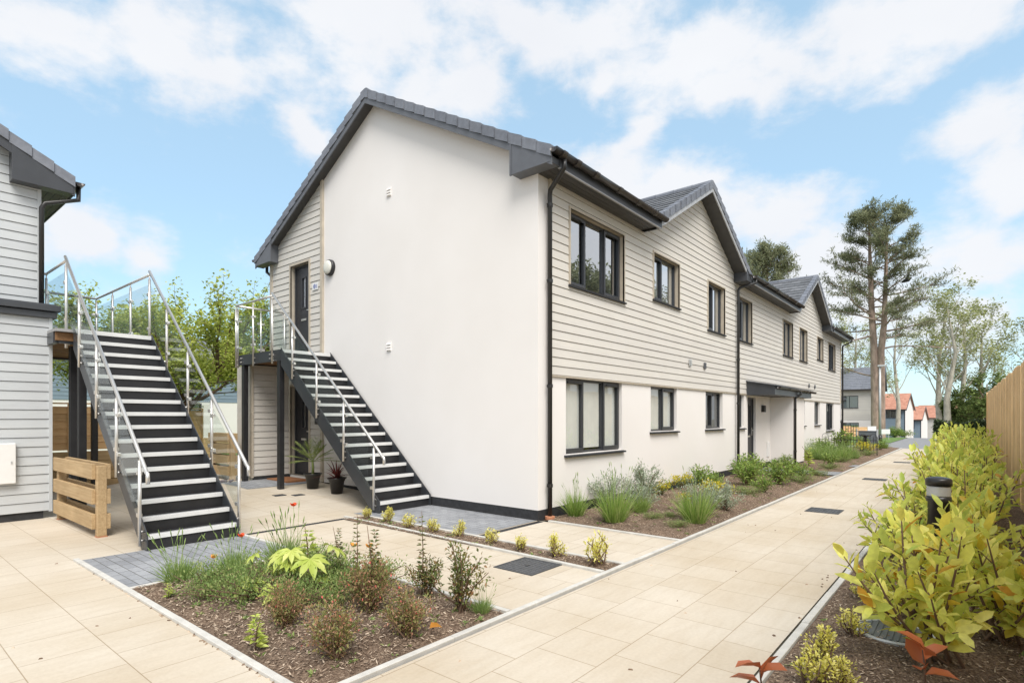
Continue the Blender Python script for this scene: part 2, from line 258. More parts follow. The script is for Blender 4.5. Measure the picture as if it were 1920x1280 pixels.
# ------------------------------------------------------------------ mesh helpers
ORG = {}
def origin(p): return ORG.get(p.name, (0, 0, 0)) if p else (0, 0, 0)
def tag(o, label=None, cat=None, group=None, kind=None):
    if label: o['label'] = label
    if cat: o['category'] = cat
    if group: o['group'] = group
    if kind: o['kind'] = kind
    return o
def thing(name, loc, label, cat, group=None):
    o = bpy.data.objects.new(name, None); o.location = loc; COL.objects.link(o); o.empty_display_size = .2
    ORG[o.name] = tuple(loc); return tag(o, label, cat, group)
class MB:
    def __init__(s): s.v = []; s.f = []
    def face(s, pts):
        n = len(s.v); s.v += [tuple(p) for p in pts]; s.f.append(tuple(range(n, n + len(pts)))); return s
    def hexa(s, p):
        n = len(s.v); s.v += [tuple(q) for q in p]
        s.f += [tuple(n + i for i in q) for q in ((0, 3, 2, 1), (4, 5, 6, 7), (0, 1, 5, 4), (1, 2, 6, 5), (2, 3, 7, 6), (3, 0, 4, 7))]; return s
    def box(s, x0, x1, y0, y1, z0, z1):
        return s.hexa([(x0, y0, z0), (x1, y0, z0), (x1, y1, z0), (x0, y1, z0), (x0, y0, z1), (x1, y0, z1), (x1, y1, z1), (x0, y1, z1)])
    def pbox(s, pt, u0, u1, v0, v1, d0, d1):
        return s.hexa([pt(u0, v0, d0), pt(u1, v0, d0), pt(u1, v0, d1), pt(u0, v0, d1), pt(u0, v1, d0), pt(u1, v1, d0), pt(u1, v1, d1), pt(u0, v1, d1)])
    def prism(s, pts, off):
        """closed solid: polygon pts swept by vector off"""
        n = len(s.v); k = len(pts); s.v += [tuple(p) for p in pts] + [tuple(p[i] + off[i] for i in range(3)) for p in pts]
        s.f.append(tuple(range(n, n + k))); s.f.append(tuple(range(n + 2 * k - 1, n + k - 1, -1)))
        for i in range(k): j = (i + 1) % k; s.f.append((n + i, n + k + i, n + k + j, n + j))
        return s
    def tube(s, pts, r, k=8, caps=True):
        pts = [Vector(p) for p in pts]; rs = r if isinstance(r, (list, tuple)) else [r] * len(pts)
        n = len(s.v); ref = None
        for i, p in enumerate(pts):
            t = ((pts[i + 1] - p) if i == 0 else (p - pts[i - 1]) if i == len(pts) - 1 else (pts[i + 1] - p).normalized() + (p - pts[i - 1]).normalized()).normalized()
            if ref is None: ref = t.orthogonal().normalized()
            a = (ref - t * ref.dot(t)).normalized(); ref = a; b = t.cross(a)
            for j in range(k):
                q = p + (a * math.cos(2 * math.pi * j / k) + b * math.sin(2 * math.pi * j / k)) * rs[i]; s.v.append(tuple(q))
        for i in range(len(pts) - 1):
            for j in range(k):
                j2 = (j + 1) % k; s.f.append((n + i * k + j, n + i * k + j2, n + (i + 1) * k + j2, n + (i + 1) * k + j))
        if caps:
            s.f.append(tuple(n + j for j in reversed(range(k)))); s.f.append(tuple(n + (len(pts) - 1) * k + j for j in range(k)))
        return s
    def lathe(s, c, prof, k=24, axis='z'):
        n = len(s.v)
        for (r, h) in prof:
            for j in range(k):
                a = 2 * math.pi * j / k; x, y = r * math.cos(a), r * math.sin(a)
                s.v.append({'z': (c[0] + x, c[1] + y, c[2] + h), 'x': (c[0] - h, c[1] + x, c[2] + y), 'y': (c[0] + x, c[1] - h, c[2] + y)}[axis])
        for i in range(len(prof) - 1):
            for j in range(k):
                j2 = (j + 1) % k; s.f.append((n + i * k + j, n + i * k + j2, n + (i + 1) * k + j2, n + (i + 1) * k + j))
        s.f.append(tuple(n + j for j in reversed(range(k)))); s.f.append(tuple(n + (len(prof) - 1) * k + j for j in range(k)))
        return s
    def arrays(s, V, F):
        n = len(s.v); s.v += V.tolist(); s.f += [tuple(i + n for i in f) for f in F.tolist()]; return s
    def build(s, name, mat, parent=None, smooth=False, bevel=0):
        o0 = origin(parent); me = bpy.data.meshes.new(name)
        v = [(a - o0[0], b - o0[1], c - o0[2]) for a, b, c in s.v] if any(o0) else s.v
        me.from_pydata(v, [], s.f); me.validate()
        me.materials.append(M[mat] if isinstance(mat, str) else mat)
        if smooth: me.polygons.foreach_set('use_smooth', [True] * len(me.polygons))
        o = bpy.data.objects.new(name, me); COL.objects.link(o)
        if parent: o.parent = parent
        ORG[o.name] = o0
        if bevel:
            m = o.modifiers.new('bevel', 'BEVEL'); m.width = bevel; m.segments = 2; m.limit_method = 'ANGLE'
        return o
def copy_tree(o, parent=None):
    c = o.copy(); COL.objects.link(c)
    if parent: c.parent = parent
    for ch in list(o.children): copy_tree(ch, c)
    return c

def gz(x, y):
    """the paving climbs a little towards the doors"""
    t = min(1, max(0, (y - 2.7) / 3.6)); k = min(1, max(0, (x + 3.2) / 1.2)); return .165 * t * k

# ---- walls
def clip(poly, hps):
    for (a, b, c) in hps:
        res = []
        for i in range(len(poly)):
            p, q = poly[i], poly[(i + 1) % len(poly)]
            fp, fq = a * p[0] + b * p[1] - c, a * q[0] + b * q[1] - c
            if fp <= 0: res.append(p)
            if (fp < 0 < fq) or (fq < 0 < fp):
                t = fp / (fp - fq); res.append((p[0] + (q[0] - p[0]) * t, p[1] + (q[1] - p[1]) * t))
        poly = res
        if len(poly) < 3: return []
    return poly
def cells(mb, pt, u0, u1, v0, v1, ops=(), hps=(), board=None, base=.0, gr=.0085, t0=.021, t1=.010):
    """wall skin with openings; board=(start, pitch) gives lapped weatherboards with a shadow gap under each lip"""
    us = sorted({u0, u1} | {x for o in ops for x in o[:2] if u0 < x < u1})
    vs = {v0, v1} | {x for o in ops for x in o[2:4] if v0 < x < v1}
    if board:
        b0, p = board; k = math.floor((v0 - b0) / p)
        while b0 + k * p < v1:
            for x in (b0 + k * p, b0 + k * p + gr):
                if v0 + 1e-4 < x < v1 - 1e-4: vs.add(x)
            k += 1
    vs = sorted(vs)
    def dep(v, vm):
        if not board: return base
        fr = (vm - b0) % p
        if fr < gr: return base - .012
        lo = v - (vm - fr)
        return base + t0 + (t1 - t0) * (lo - gr) / (p - gr)
    def inside(u, v): return any(o[0] < u < o[1] and o[2] < v < o[3] for o in ops)
    for i in range(len(us) - 1):
        um = (us[i] + us[i + 1]) / 2
        for j in range(len(vs) - 1):
            vm = (vs[j] + vs[j + 1]) / 2
            if inside(um, vm): continue
            pl = clip([(us[i], vs[j]), (us[i + 1], vs[j]), (us[i + 1], vs[j + 1]), (us[i], vs[j + 1])], hps)
            if pl: mb.face([pt(a, b, dep(b, vm)) for a, b in pl])
            if board and j > 0 and not inside(um, (vs[j - 1] + vs[j]) / 2):
                d1, d0 = dep(vs[j], vm), dep(vs[j], (vs[j - 1] + vs[j]) / 2)
                if abs(d1 - d0) > 1e-4:
                    sg = clip([(us[i], vs[j] - 1e-5), (us[i + 1], vs[j] - 1e-5), (us[i + 1], vs[j] + 1e-5), (us[i], vs[j] + 1e-5)], hps)
                    if sg:
                        a, b = min(q[0] for q in sg), max(q[0] for q in sg); mb.face([pt(a, vs[j], d0), pt(b, vs[j], d0), pt(b, vs[j], d1), pt(a, vs[j], d1)])
def reveal(mb, pt, o, d0, d1):
    u0, u1, v0, v1 = o[:4]
    mb.face([pt(u0, v0, d0), pt(u0, v0, d1), pt(u0, v1, d1), pt(u0, v1, d0)]); mb.face([pt(u1, v0, d1), pt(u1, v0, d0), pt(u1, v1, d0), pt(u1, v1, d1)])
    mb.face([pt(u0, v1, d0), pt(u0, v1, d1), pt(u1, v1, d1), pt(u1, v1, d0)]); mb.face([pt(u0, v0, d1), pt(u0, v0, d0), pt(u1, v0, d0), pt(u1, v0, d1)])
def fac(u, v, d): return (u, -d, v)
def gab(u, v, d): return (-d, u, v)
def at(pt, off):
    def q(u, v, d): p = pt(u, v, d); return (p[0] + off[0], p[1] + off[1], p[2] + off[2])
    return q

def make_window(par, pt, o, lights, rec=.06, blind=0, sill=True, gl='glass', room=True):
    """lights: list of (fraction of width, opens?)"""
    u0, u1, v0, v1 = o; d = -rec; fw = .038
    f = MB()
    f.pbox(pt, u0, u1, v0, v0 + fw, d - .07, d); f.pbox(pt, u0, u1, v1 - fw, v1, d - .07, d)
    f.pbox(pt, u0, u0 + fw, v0 + fw, v1 - fw, d - .07, d); f.pbox(pt, u1 - fw, u1, v0 + fw, v1 - fw, d - .07, d)
    W = u1 - u0 - 2 * fw; a = u0 + fw; tot = sum(l[0] for l in lights); edges = []
    for i, (w, op) in enumerate(lights):
        b = a + W * w / tot; edges.append((a, b, op))
        if i < len(lights) - 1: f.pbox(pt, b - .022, b + .022, v0 + fw, v1 - fw, d - .07, d - .004)
        a = b
    w_ = f.build('window', 'frame', par)
    g = MB()
    for i, (a, b, op) in enumerate(edges):
        a2, b2 = a + (.022 if i else 0), b - (.022 if i < len(edges) - 1 else 0); c, e = v0 + fw, v1 - fw
        if op:
            s = MB(); k = .045; dd = d + .022; ov = .022
            s.pbox(pt, a2 - ov, b2 + ov, c - ov, c + k, d + .001, dd); s.pbox(pt, a2 - ov, b2 + ov, e - k, e + ov, d + .001, dd)
            s.pbox(pt, a2 - ov, a2 + k - ov, c + k, e - k, d + .001, dd); s.pbox(pt, b2 - k + ov, b2 + ov, c + k, e - k, d + .001, dd)
            s.pbox(pt, a2 + .08, b2 - .08, e - .035, e - .012, dd + .0005, dd + .016)
            s.build('sash', 'frame', w_, bevel=.003)
        g.face([pt(a2, c, d - .03), pt(b2, c, d - .03), pt(b2, e, d - .03), pt(a2, e, d - .03)])
    g.build('pane', gl, w_)
    if blind:
        b_ = MB(); lo = v0 + .02 if blind >= 1 else v1 - (v1 - v0) * blind
        b_.pbox(pt, u0 + .04, u1 - .04, lo, v1 - .03, d - .062, d - .058); b_.build('blind', 'blind', w_)
    if room:
        r = MB(); r.face([pt(u0 - .1, v0 - .1, d - .9), pt(u1 + .1, v0 - .1, d - .9), pt(u1 + .1, v1 + .1, d - .9), pt(u0 - .1, v1 + .1, d - .9)])
        for uu in (u0 - .1, u1 + .1): r.face([pt(uu, v0 - .1, d - .9), pt(uu, v0 - .1, d - .075), pt(uu, v1 + .1, d - .075), pt(uu, v1 + .1, d - .9)])
        for vv in (v0 - .1, v1 + .1): r.face([pt(u0 - .1, vv, d - .9), pt(u1 + .1, vv, d - .9), pt(u1 + .1, vv, d - .075), pt(u0 - .1, vv, d - .075)])
        r.build('room_lining', 'room', w_)
    if sill:
        s = MB(); s.hexa([pt(u0 - .05, v0 - .045, -rec), pt(u1 + .05, v0 - .045, -rec), pt(u1 + .05, v0 - .045, .06), pt(u0 - .05, v0 - .045, .06), pt(u0 - .05, v0 - .002, -rec + .0), pt(u1 + .05, v0 - .002, -rec), pt(u1 + .05, v0 - .018, .06), pt(u0 - .05, v0 - .018, .06)])
        s.build('sill', 'sill', w_, bevel=.004)
    return w_
def make_door(par, pt, o, rec=.05, flip=False, glazed=(.42, .62, .55, .88), label=None):
    u0, u1, v0, v1 = o; d = -rec; fw = .05
    f = MB(); f.pbox(pt, u0, u0 + fw, v0, v1, d - .07, d); f.pbox(pt, u1 - fw, u1, v0, v1, d - .07, d); f.pbox(pt, u0 + fw, u1 - fw, v1 - fw, v1, d - .07, d); f.pbox(pt, u0, u1, v0 - .05, v0, d - .07, d + .06)
    D = f.build('door', 'frame', par)
    if label: D['label'] = label
    W, H = u1 - u0 - 2 * fw, v1 - v0 - fw; U = lambda x: u0 + fw + (x if not flip else 1 - x) * W; V = lambda y: v0 + y * H
    l = MB(); ga, gb = sorted((U(glazed[0]), U(glazed[1]))); gc, gd = V(glazed[2]), V(glazed[3]); dd = d - .02
    l.pbox(pt, u0 + fw, ga, v0, v1 - fw, dd - .04, dd); l.pbox(pt, gb, u1 - fw, v0, v1 - fw, dd - .04, dd); l.pbox(pt, ga, gb, v0, gc, dd - .04, dd); l.pbox(pt, ga, gb, gd, v1 - fw, dd - .04, dd)
    for (a, b, c, e) in ((ga - .03, ga, gc - .03, gd + .03), (gb, gb + .03, gc - .03, gd + .03), (ga, gb, gc - .03, gc), (ga, gb, gd, gd + .03)): l.pbox(pt, a, b, c, e, dd + .0005, dd + .012)
    l.build('door_leaf', 'door', D)
    g = MB(); g.face([pt(ga, gc, dd - .02), pt(gb, gc, dd - .02), pt(gb, gd, dd - .02), pt(ga, gd, dd - .02)]); g.build('pane', 'glass', D)
    bk = MB(); bk.pbox(pt, ga - .02, gb + .02, gc - .02, gd + .02, dd - .08, dd - .07); bk.build('frosted_backing', 'blind', D)
    h = MB(); hx = U(.10); h.pbox(pt, hx - .018, hx + .018, V(.42), V(.55), dd + .0005, dd + .012); h.pbox(pt, min(hx, U(.24)), max(hx, U(.24)), V(.50), V(.50) + .02, dd + .03, dd + .05); h.build('handle', 'steel', D, bevel=.003)
    s = MB(); a, b = sorted((U(.36), U(.68))); s.pbox(pt, a, b, V(.40), V(.40) + .045, dd + .0005, dd + .012); s.build('letterbox', 'steel', D, bevel=.003)
    return D
def downpipe(par, pts, r=.034, brackets=(), mat='pvc', bdir=(-.07, 0, 0)):
    m = MB(); m.tube(pts, r, 10)
    p = m.build('downpipe', mat, par, True)
    for z in brackets:
        b = MB(); x, y = pts[-1][0], pts[-1][1]
        b.lathe((x, y, z), [(r + .009, 0), (r + .009, .05)], 12); b.box(x + min(0, bdir[0]), x + max(0, bdir[0]) + .012, y - .01, y + .01, z + .015, z + .035); b.build('pipe_bracket', mat, p)
    return p
def gutter(par, a, b, r=.062, mat='gutter', joints=()):
    """half-round gutter along x or y from a to b (rim at the given z)"""
    m = MB(); A, B = Vector(a), Vector(b); t = (B - A).normalized(); sd = Vector((0, 0, 1)).cross(t); k = 10
    n = len(m.v)
    for P in (A, B):
        for j in range(k + 1):
            an = math.pi * j / k; m.v.append(tuple(P + sd * (math.cos(an) * r) - Vector((0, 0, 1)) * math.sin(an) * r))
    for j in range(k): m.f.append((n + j, n + j + 1, n + k + 2 + j, n + k + 1 + j))
    m.f.append(tuple(n + j for j in range(k + 1))); m.f.append(tuple(n + k + 1 + j for j in reversed(range(k + 1))))
    g = m.build('gutter', mat, par, True)
    for q in joints:
        P = A.lerp(B, q); c = MB(); n = 0
        for dx in (-.05, .05):
            for rr in (r + .010, r + .001):
                for j in range(k + 1):
                    an = math.pi * j / k; c.v.append(tuple(P + t * dx + sd * (math.cos(an) * rr) - Vector((0, 0, 1)) * math.sin(an) * rr))
        w = k + 1
        for j in range(k):
            c.f += [(j, j + 1, 2 * w + j + 1, 2 * w + j), (j, j + 1, w + j + 1, w + j), (2 * w + j, 2 * w + j + 1, 3 * w + j + 1, 3 * w + j)]
        c.build('gutter_joint', mat, g)
    return g
def roof_tiles(par, O, U, V, u0, u1, vmax, mat='tile', cut=None, gauge=.30, tw=.33, name='roof'):
    """individual lapped tiles: O eave corner, U along the eave, V up the slope (unit vectors). cut(v) -> list of (ua, ub) to keep"""
    O, U, V = Vector(O), Vector(U), Vector(V); Nn = U.cross(V).normalized()
    if Nn.z < 0: Nn = -Nn
    m = MB(); v = 0; r = 0
    while v < vmax - .02:
        top = min(v + gauge + .06, vmax); off = tw / 2 if r % 2 else 0
        for (a, b) in (cut(v) if cut else [(u0, u1)]):
            u = math.floor((a - off) / tw) * tw + off
            while u < b:
                ua, ub = max(u + .003, a), min(u + tw - .001, b)
                if ub - ua > .02:
                    j = rng.uniform(0, .004); lo, hi = .030 + j, .010 + j * .5
                    P = lambda uu, vv, h: O + U * uu + V * vv + Nn * h
                    m.hexa([P(ua, v, lo - .024), P(ub, v, lo - .024), P(ub, top, hi - .024), P(ua, top, hi - .024), P(ua, v, lo), P(ub, v, lo), P(ub, top, hi), P(ua, top, hi)])
                u += tw
        v += gauge; r += 1
    # underlay closing the roof below the tiles
    if not cut: 
        P = lambda uu, vv, h: O + U * uu + V * vv + Nn * h
        m.face([P(u0, 0, -.02), P(u1, 0, -.02), P(u1, vmax, -.02), P(u0, vmax, -.02)])
    return m.build(name, mat, par)
def verge(par, A, V, n_out, length, step=.30, w=.12, h=.135, up=None):
    """interlocking dry-verge caps climbing from A along V; n_out points away from the roof"""
    A, V, n_out = Vector(A), Vector(V).normalized(), Vector(n_out); up = Vector(up)
    m = MB(); s = 0
    while s < length - .01:
        e = min(s + step - .007, length + .01)
        for (o0, o1, z0, z1) in ((-w, .022, .034, .058), (.0, .022, -h + .03, .034)):
            g = .010; k0, k1 = 1.0, 0.0
            def P(t, o, z, fl): return A + V * t + n_out * (o + (.016 if o > 0 else 0) * fl) + up * (z + .014 * fl)
            m.hexa([P(s, o0, z0, k0), P(s, o1, z0, k0), P(e, o1, z0, k1), P(e, o0, z0, k1), P(s, o0, z1, k0), P(s, o1, z1, k0), P(e, o1, z1, k1), P(e, o0, z1, k1)])
        s += step
    return m.build('verge_cap', 'cap', par)

# ------------------------------------------------------------------ ground, paving, beds
def sheet(name, x0, x1, y0, y1, z, mat, nx=1, ny=1, zf=None, kind='structure'):
    m = MB(); xs = np.linspace(x0, x1, nx + 1); ys = np.linspace(y0, y1, ny + 1)
    for j in range(ny + 1):
        for i in range(nx + 1): m.v.append((xs[i], ys[j], z + (zf(xs[i], ys[j]) if zf else 0)))
    for j in range(ny):
        for i in range(nx): a = j * (nx + 1) + i; m.f.append((a, a + 1, a + nx + 2, a + nx + 1))
    o = m.build(name, mat); tag(o, kind=kind); return o
def gdrop(x): return -min(6, max(0, (x - 43.5) * .065))
m = MB(); gx = [-900, 43.5, 60, 90, 136, 1500]
for x in gx: m.v += [(x, -900, -.06 + gdrop(x)), (x, 1100, -.06 + gdrop(x))]
m.f = [(2 * i, 2 * i + 2, 2 * i + 3, 2 * i + 1) for i in range(len(gx) - 1)]
tag(m.build('ground', 'soil'), kind='structure')
KL, KR = -2.17, -3.97
sheet('footpath', -12, 26.2, KR + .05, KL - .05, 0, 'path')
sheet('paving', -14, 0.02, KL + .0, 9.4, 0, 'slab', 56, 44, gz)
sheet('block_paving', -4.90, -3.25, .86, 2.36, .005, 'block')
sheet('block_paving', -1.36, -.02, .02, 2.6, .005, 'block')
sheet('block_paving', -1.55, -.02, 5.75, 7.0, .006, 'block', 6, 8, gz)
sheet('entry_path', 9.75, 10.75, KL + .0, -.03, .03, 'block'); sheet('entry_path', 12.9, 13.6, KL, -.9, .03, 'block')
sheet('road', 26.2, 43.5, -60, 60, -.012, 'asph')
sheet('verge_grass', 32.5, 43.4, -1.1, 30, .012, 'grass')
sheet('lawn', -14, 12, 9.4, 60, -.02, 'grass')
sheet('flower_bed', 23.9, 33, .3, 12, .02, 'grass')
def kerb(pts, w=.05, z0=-.05, z1=.022):
    """a run of short edging stones with hairline gaps"""
    m = MB()
    for (x0, y0), (x1, y1) in zip(pts[:-1], pts[1:]):
        Lh = math.hypot(x1 - x0, y1 - y0); n = max(1, round(Lh / .915)); dx, dy = (x1 - x0) / Lh, (y1 - y0) / Lh; px, py = -dy * w / 2, dx * w / 2
        for i in range(n):
            a, b = i / n * Lh + .002, (i + 1) / n * Lh - .002; j = rng.uniform(-.003, .003); k = rng.uniform(-.002, .002)
            A = (x0 + dx * a, y0 + dy * a); B = (x0 + dx * b, y0 + dy * b)
            m.hexa([(A[0] - px + k, A[1] - py + k, z0), (B[0] - px + k, B[1] - py + k, z0), (B[0] + px + k, B[1] + py + k, z0), (A[0] + px + k, A[1] + py + k, z0),
                    (A[0] - px + k, A[1] - py + k, z1 + j), (B[0] - px + k, B[1] - py + k, z1 + j), (B[0] + px + k, B[1] + py + k, z1 + j), (A[0] + px + k, A[1] + py + k, z1 + j)])
    o = m.build('kerb', 'kerb', bevel=.004); tag(o, kind='structure')
kerb([(-7.5, KL), (26.2, KL)]); kerb([(-7.5, KR), (26.2, KR)])
kerb([(-4.925, KL + .03), (-4.925, 2.42)]); kerb([(-3.225, KL + .03), (-3.225, 2.42)]); kerb([(-4.9, .835), (-3.25, .835)], .05, -.05, .012)
kerb([(-1.79, KL + .03), (-1.62, 2.45)]); kerb([(-1.385, KL + .03), (-1.385, 2.2)]); kerb([(.045, KL + .03), (.045, -.16)]); 
def bedz(x, y, x0, x1, y0, y1, hgt):
    e = min(x - x0, x1 - x, y - y0, y1 - y); return min(1, max(0, e / .35)) * hgt
BEDS = {'front': (-4.9, -3.25, KL + .03, .81, .05), 'strip': (-1.76, -1.41, KL + .03, 2.3, .01), 'facade': (.07, 9.72, KL + .03, -.02, .05), 'far': (10.8, 26.1, KL + .03, -.02, .06), 'right': (-7.5, 24, -5.60, KR - .03, .03)}
def bed_h(b, x, y):
    x0, x1, y0, y1, h = BEDS[b]
    return .006 + bedz(x, y, x0, x1, y0, y1, h) + .012 * math.sin(3.1 * x + 1.7 * y) * math.sin(2.3 * y - x) * min(1, max(0, min(x - x0, x1 - x, y - y0, y1 - y) / .3))
for bn, (x0, x1, y0, y1, h) in BEDS.items():
    nx, ny = int(min(90, (x1 - x0) * 12)), int(max(4, (y1 - y0) * 12))
    sheet('flower_bed', x0, x1, y0, y1, 0, 'mulch', nx, ny, lambda x, y, b=bn: bed_h(b, x, y) + rng.uniform(-.008, .008))
# bark chips lying on the beds: nobody could count them
def chips(bn, n, region, name='bark_chips', sz=1.0):
    x0, x1, y0, y1 = region; X = nr.uniform(x0, x1, n); Y = nr.uniform(y0, y1, n)
    Z = np.array([bed_h(bn, a, b) for a, b in zip(X, Y)]) + nr.uniform(.002, .016, n)
    L_, W_ = nr.uniform(.010, .040, n) * sz, nr.uniform(.004, .012, n) * sz; A = nr.uniform(0, 6.283, n)
    d = np.stack([np.cos(A), np.sin(A), nr.normal(0, .35, n)], 1); d /= np.linalg.norm(d, axis=1)[:, None]
    s = np.stack([-np.sin(A), np.cos(A), nr.normal(0, .4, n)], 1); s /= np.linalg.norm(s, axis=1)[:, None]; nn = np.cross(d, s)
    P = np.stack([X, Y, Z], 1); h = (W_ * .35)[:, None]; l = L_[:, None]; w = W_[:, None]
    V = np.stack([P - d * l * .5 - s * w * .3, P + d * l * .1 - s * w * .5, P + d * l * .5, P + d * l * .1 + s * w * .5, P - d * l * .5 + s * w * .3, P + nn * h], 1).reshape(-1, 3)
    base = (np.arange(n) * 6)[:, None]; F = np.concatenate([base + np.array([[a, b, 5]]) for a, b in ((0, 1), (1, 2), (2, 3), (3, 4), (4, 0))], 0)
    m = MB(); m.arrays(V, F); o = m.build(name, 'chip'); tag(o, 'loose brown bark chips scattered over the planting beds', 'bark', kind='stuff')
chips('front', 9000, (-4.88, -3.27, KL + .05, .79)); chips('strip', 1800, (-1.75, -1.42, KL + .05, 2.28)); chips('facade', 9000, (.1, 7.5, KL + .05, -.05)); chips('right', 5000, (-3.9, 0, -5.3, KR - .05))
chips('right', 3500, (0, 7, -5.3, KR - .05))
def litter(n, region):
    m = MB(); x0, x1, y0, y1 = region
    for i in range(n):
        x, y = rng.uniform(x0, x1), rng.uniform(y0, y1); a = rng.uniform(0, 6.28); l, w = rng.uniform(.004, .016), rng.uniform(.003, .008); c, q = math.cos(a), math.sin(a); z = gz(x, y)
        m.hexa([(x - c * l + q * w, y - q * l - c * w, z), (x + c * l + q * w, y + q * l - c * w, z), (x + c * l - q * w, y + q * l + c * w, z), (x - c * l - q * w, y - q * l + c * w, z), (x - c * l * .6, y - q * l * .6, z + .008), (x + c * l * .8, y + q * l * .8, z + .006), (x + c * l * .6 - q * w, y + q * l * .6 + c * w, z + .010), (x - c * l * .5 - q * w, y - q * l * .5 + c * w, z + .004)])
    tag(m.build('leaf_litter', 'chip'), 'scattered bark crumbs and dead leaf bits blown onto the paving', 'litter', kind='stuff')
litter(22, (-6, 8, KR + .1, KL - .1)); litter(14, (-7.5, -5.0, -1.8, 3)); litter(8, (-3.2, -1.8, -2, 2)); litter(60, (-5, 10, KR + .04, KR + .16)); litter(40, (-4.97, -4.95, -2.1, 2.2))
# ------------------------------------------------------------------ the flats
B = thing('apartment_building', (0, 0, 0), 'long two storey block of flats with white end wall, beige boards and dark gabled roof', 'building')
PT = .555; RZ = 5.44; RIDGE = 3.91; DEP = 7.82; LEN = 23.88; SOF = 5.068
CG = (6.12, 17.1); CZ = 6.80
UD = (6.17, 6.93, 2.86, 4.88); LD = (6.17, 6.93, .24, 2.19)
m = MB(); cells(m, gab, 0, 5.63, .15, 7.6, (), [(-PT, 1, RZ - .12), (PT, 1, RZ - .12 + PT * DEP)]); m.build('gable_wall', 'render', B)
m = MB(); cells(m, gab, 5.705, DEP, .16, 7.6, (UD, LD), [(-PT, 1, RZ - .12), (PT, 1, RZ - .12 + PT * DEP)], (.16, .137))
m.build('gable_boarding', 'tan', B)
m = MB(); m.pbox(gab, 5.62, 5.705, .15, RZ - .13 + PT * (DEP - 5.70), 0.001, .045); m.pbox(gab, DEP - .06, DEP + .03, .15, RZ - .16, -.03, .04)
for o in (UD, LD):
    reveal(m, gab, o, .03, -.14); m.pbox(gab, o[0] - .045, o[0] - .0, o[2], o[3] + .045, .002, .036); m.pbox(gab, o[1] + .0, o[1] + .045, o[2], o[3] + .045, .002, .036); m.pbox(gab, o[0], o[1], o[3] + .0, o[3] + .045, .002, .036)
m.build('corner_trim', 'trim', B)
make_door(B, gab, UD, .07, label='charcoal upper door at the head of the stair'); make_door(B, gab, LD, .07, label='charcoal ground floor door under the stair landing')
# long facade
WIN = [((.81, 2.55, 3.60, 4.79), [(1, 1), (1.15, 0), (1, 1)], 0), ((3.77, 5.0, 3.85, 4.77), [(1, 1), (1.3, 0)], 1), ((6.69, 7.83, 3.60, 4.75), [(1, 1), (1.2, 0)], 1), ((8.93, 10.07, 3.60, 4.75), [(1, 1), (1.2, 0)], 1),
       ((13.42, 14.67, 3.58, 4.74), [(1, 1), (1.2, 0)], 1), ((15.67, 16.83, 3.58, 4.74), [(1, 1), (1.2, 0)], .6), ((18.57, 19.7, 3.84, 4.74), [(1, 1), (1.2, 0)], 1), ((20.77, 22.3, 3.58, 4.74), [(1, 1), (1.1, 0), (1, 1)], .5)]
GWIN = [((.72, 2.52, .93, 2.13), [(1, 1), (1.15, 0), (.95, 1)], .94), ((3.68, 4.93, 1.23, 2.12), [(1.1, 0), (1, 1)], 1), ((6.59, 7.75, 1.23, 2.12), [(1, 1), (1.1, 0)], 0), ((8.90, 9.45, 1.22, 2.12), [(1, 0)], 1),
        ((15.6, 16.6, 1.2, 2.12), [(1, 1), (1, 0)], 1), ((18.2, 19.2, 1.2, 2.12), [(1, 1), (1, 0)], 1), ((20.45, 22.07, .93, 2.12), [(1, 1), (1.2, 0), (1, 1)], .3)]
FD = (9.76, 10.5, .22, 2.07)
uo = [w[0] for w in WIN]; lo = [w[0] for w in GWIN] + [FD]
m = MB(); cells(m, fac, 0, LEN, .15, 2.15, lo); cells(m, fac, 0, .27, 2.15, SOF); cells(m, fac, 23.6, LEN, 2.15, SOF)
for o in lo: reveal(m, fac, o, 0, -.15)
m.box(11.98, 12.02, -.65, 0, .10, 2.12); m.box(12.02, 13.4, -.65, -.61, .10, 2.12); m.box(13.4, 13.44, -.65, 0, .10, 2.12)
m.face([(LEN, 0, 0), (LEN, DEP, 0), (LEN, DEP, RZ - .12), (LEN, RIDGE, RZ - .12 + PT * RIDGE), (LEN, 0, RZ - .12)]); m.face([(0, DEP, 0), (LEN, DEP, 0), (LEN, DEP, RZ), (0, DEP, RZ)])
m.build('facade_wall', 'render', B)
m = MB(); bd = (2.15, .1355)
cells(m, fac, .27, 3.38, 2.15, SOF, uo, (), bd)
for c in CG:
    cells(m, fac, c - 2.74, c + 2.74, 2.15, 6.75, uo, [(-PT, 1, CZ - .12 - PT * c), (PT, 1, CZ - .12 + PT * c)], bd)
cells(m, fac, CG[0] + 2.74, CG[1] - 2.74, 2.15, SOF, uo, (), bd); cells(m, fac, CG[1] + 2.74, 23.6, 2.15, SOF, uo, (), bd)
m.build('facade_boarding', 'tan', B)
m = MB()
for o in uo:
    reveal(m, fac, o, .032, -.14); m.pbox(fac, o[0] - .035, o[0] + 0, o[2], o[3] + .035, .002, .034); m.pbox(fac, o[1], o[1] + .035, o[2], o[3] + .035, .002, .034); m.pbox(fac, o[0], o[1], o[3], o[3] + .035, .002, .034)
m.pbox(fac, .245, .285, 2.15, SOF, .003, .042); m.pbox(fac, 23.585, 23.63, 2.15, SOF, .003, .042); m.pbox(fac, .285, 23.585, 2.128, 2.15, .002, .03)
m.build('reveal_trim', 'trim', B)
for o, li, bl in WIN: make_window(B, fac, o, li, .075, bl)
for o, li, bl in GWIN: make_window(B, fac, o, li, .075, bl, gl='glass_clear')
make_door(B, fac, FD, .06, flip=True, glazed=(.3, .5, .45, .9), label='dark front door under the porch canopy')
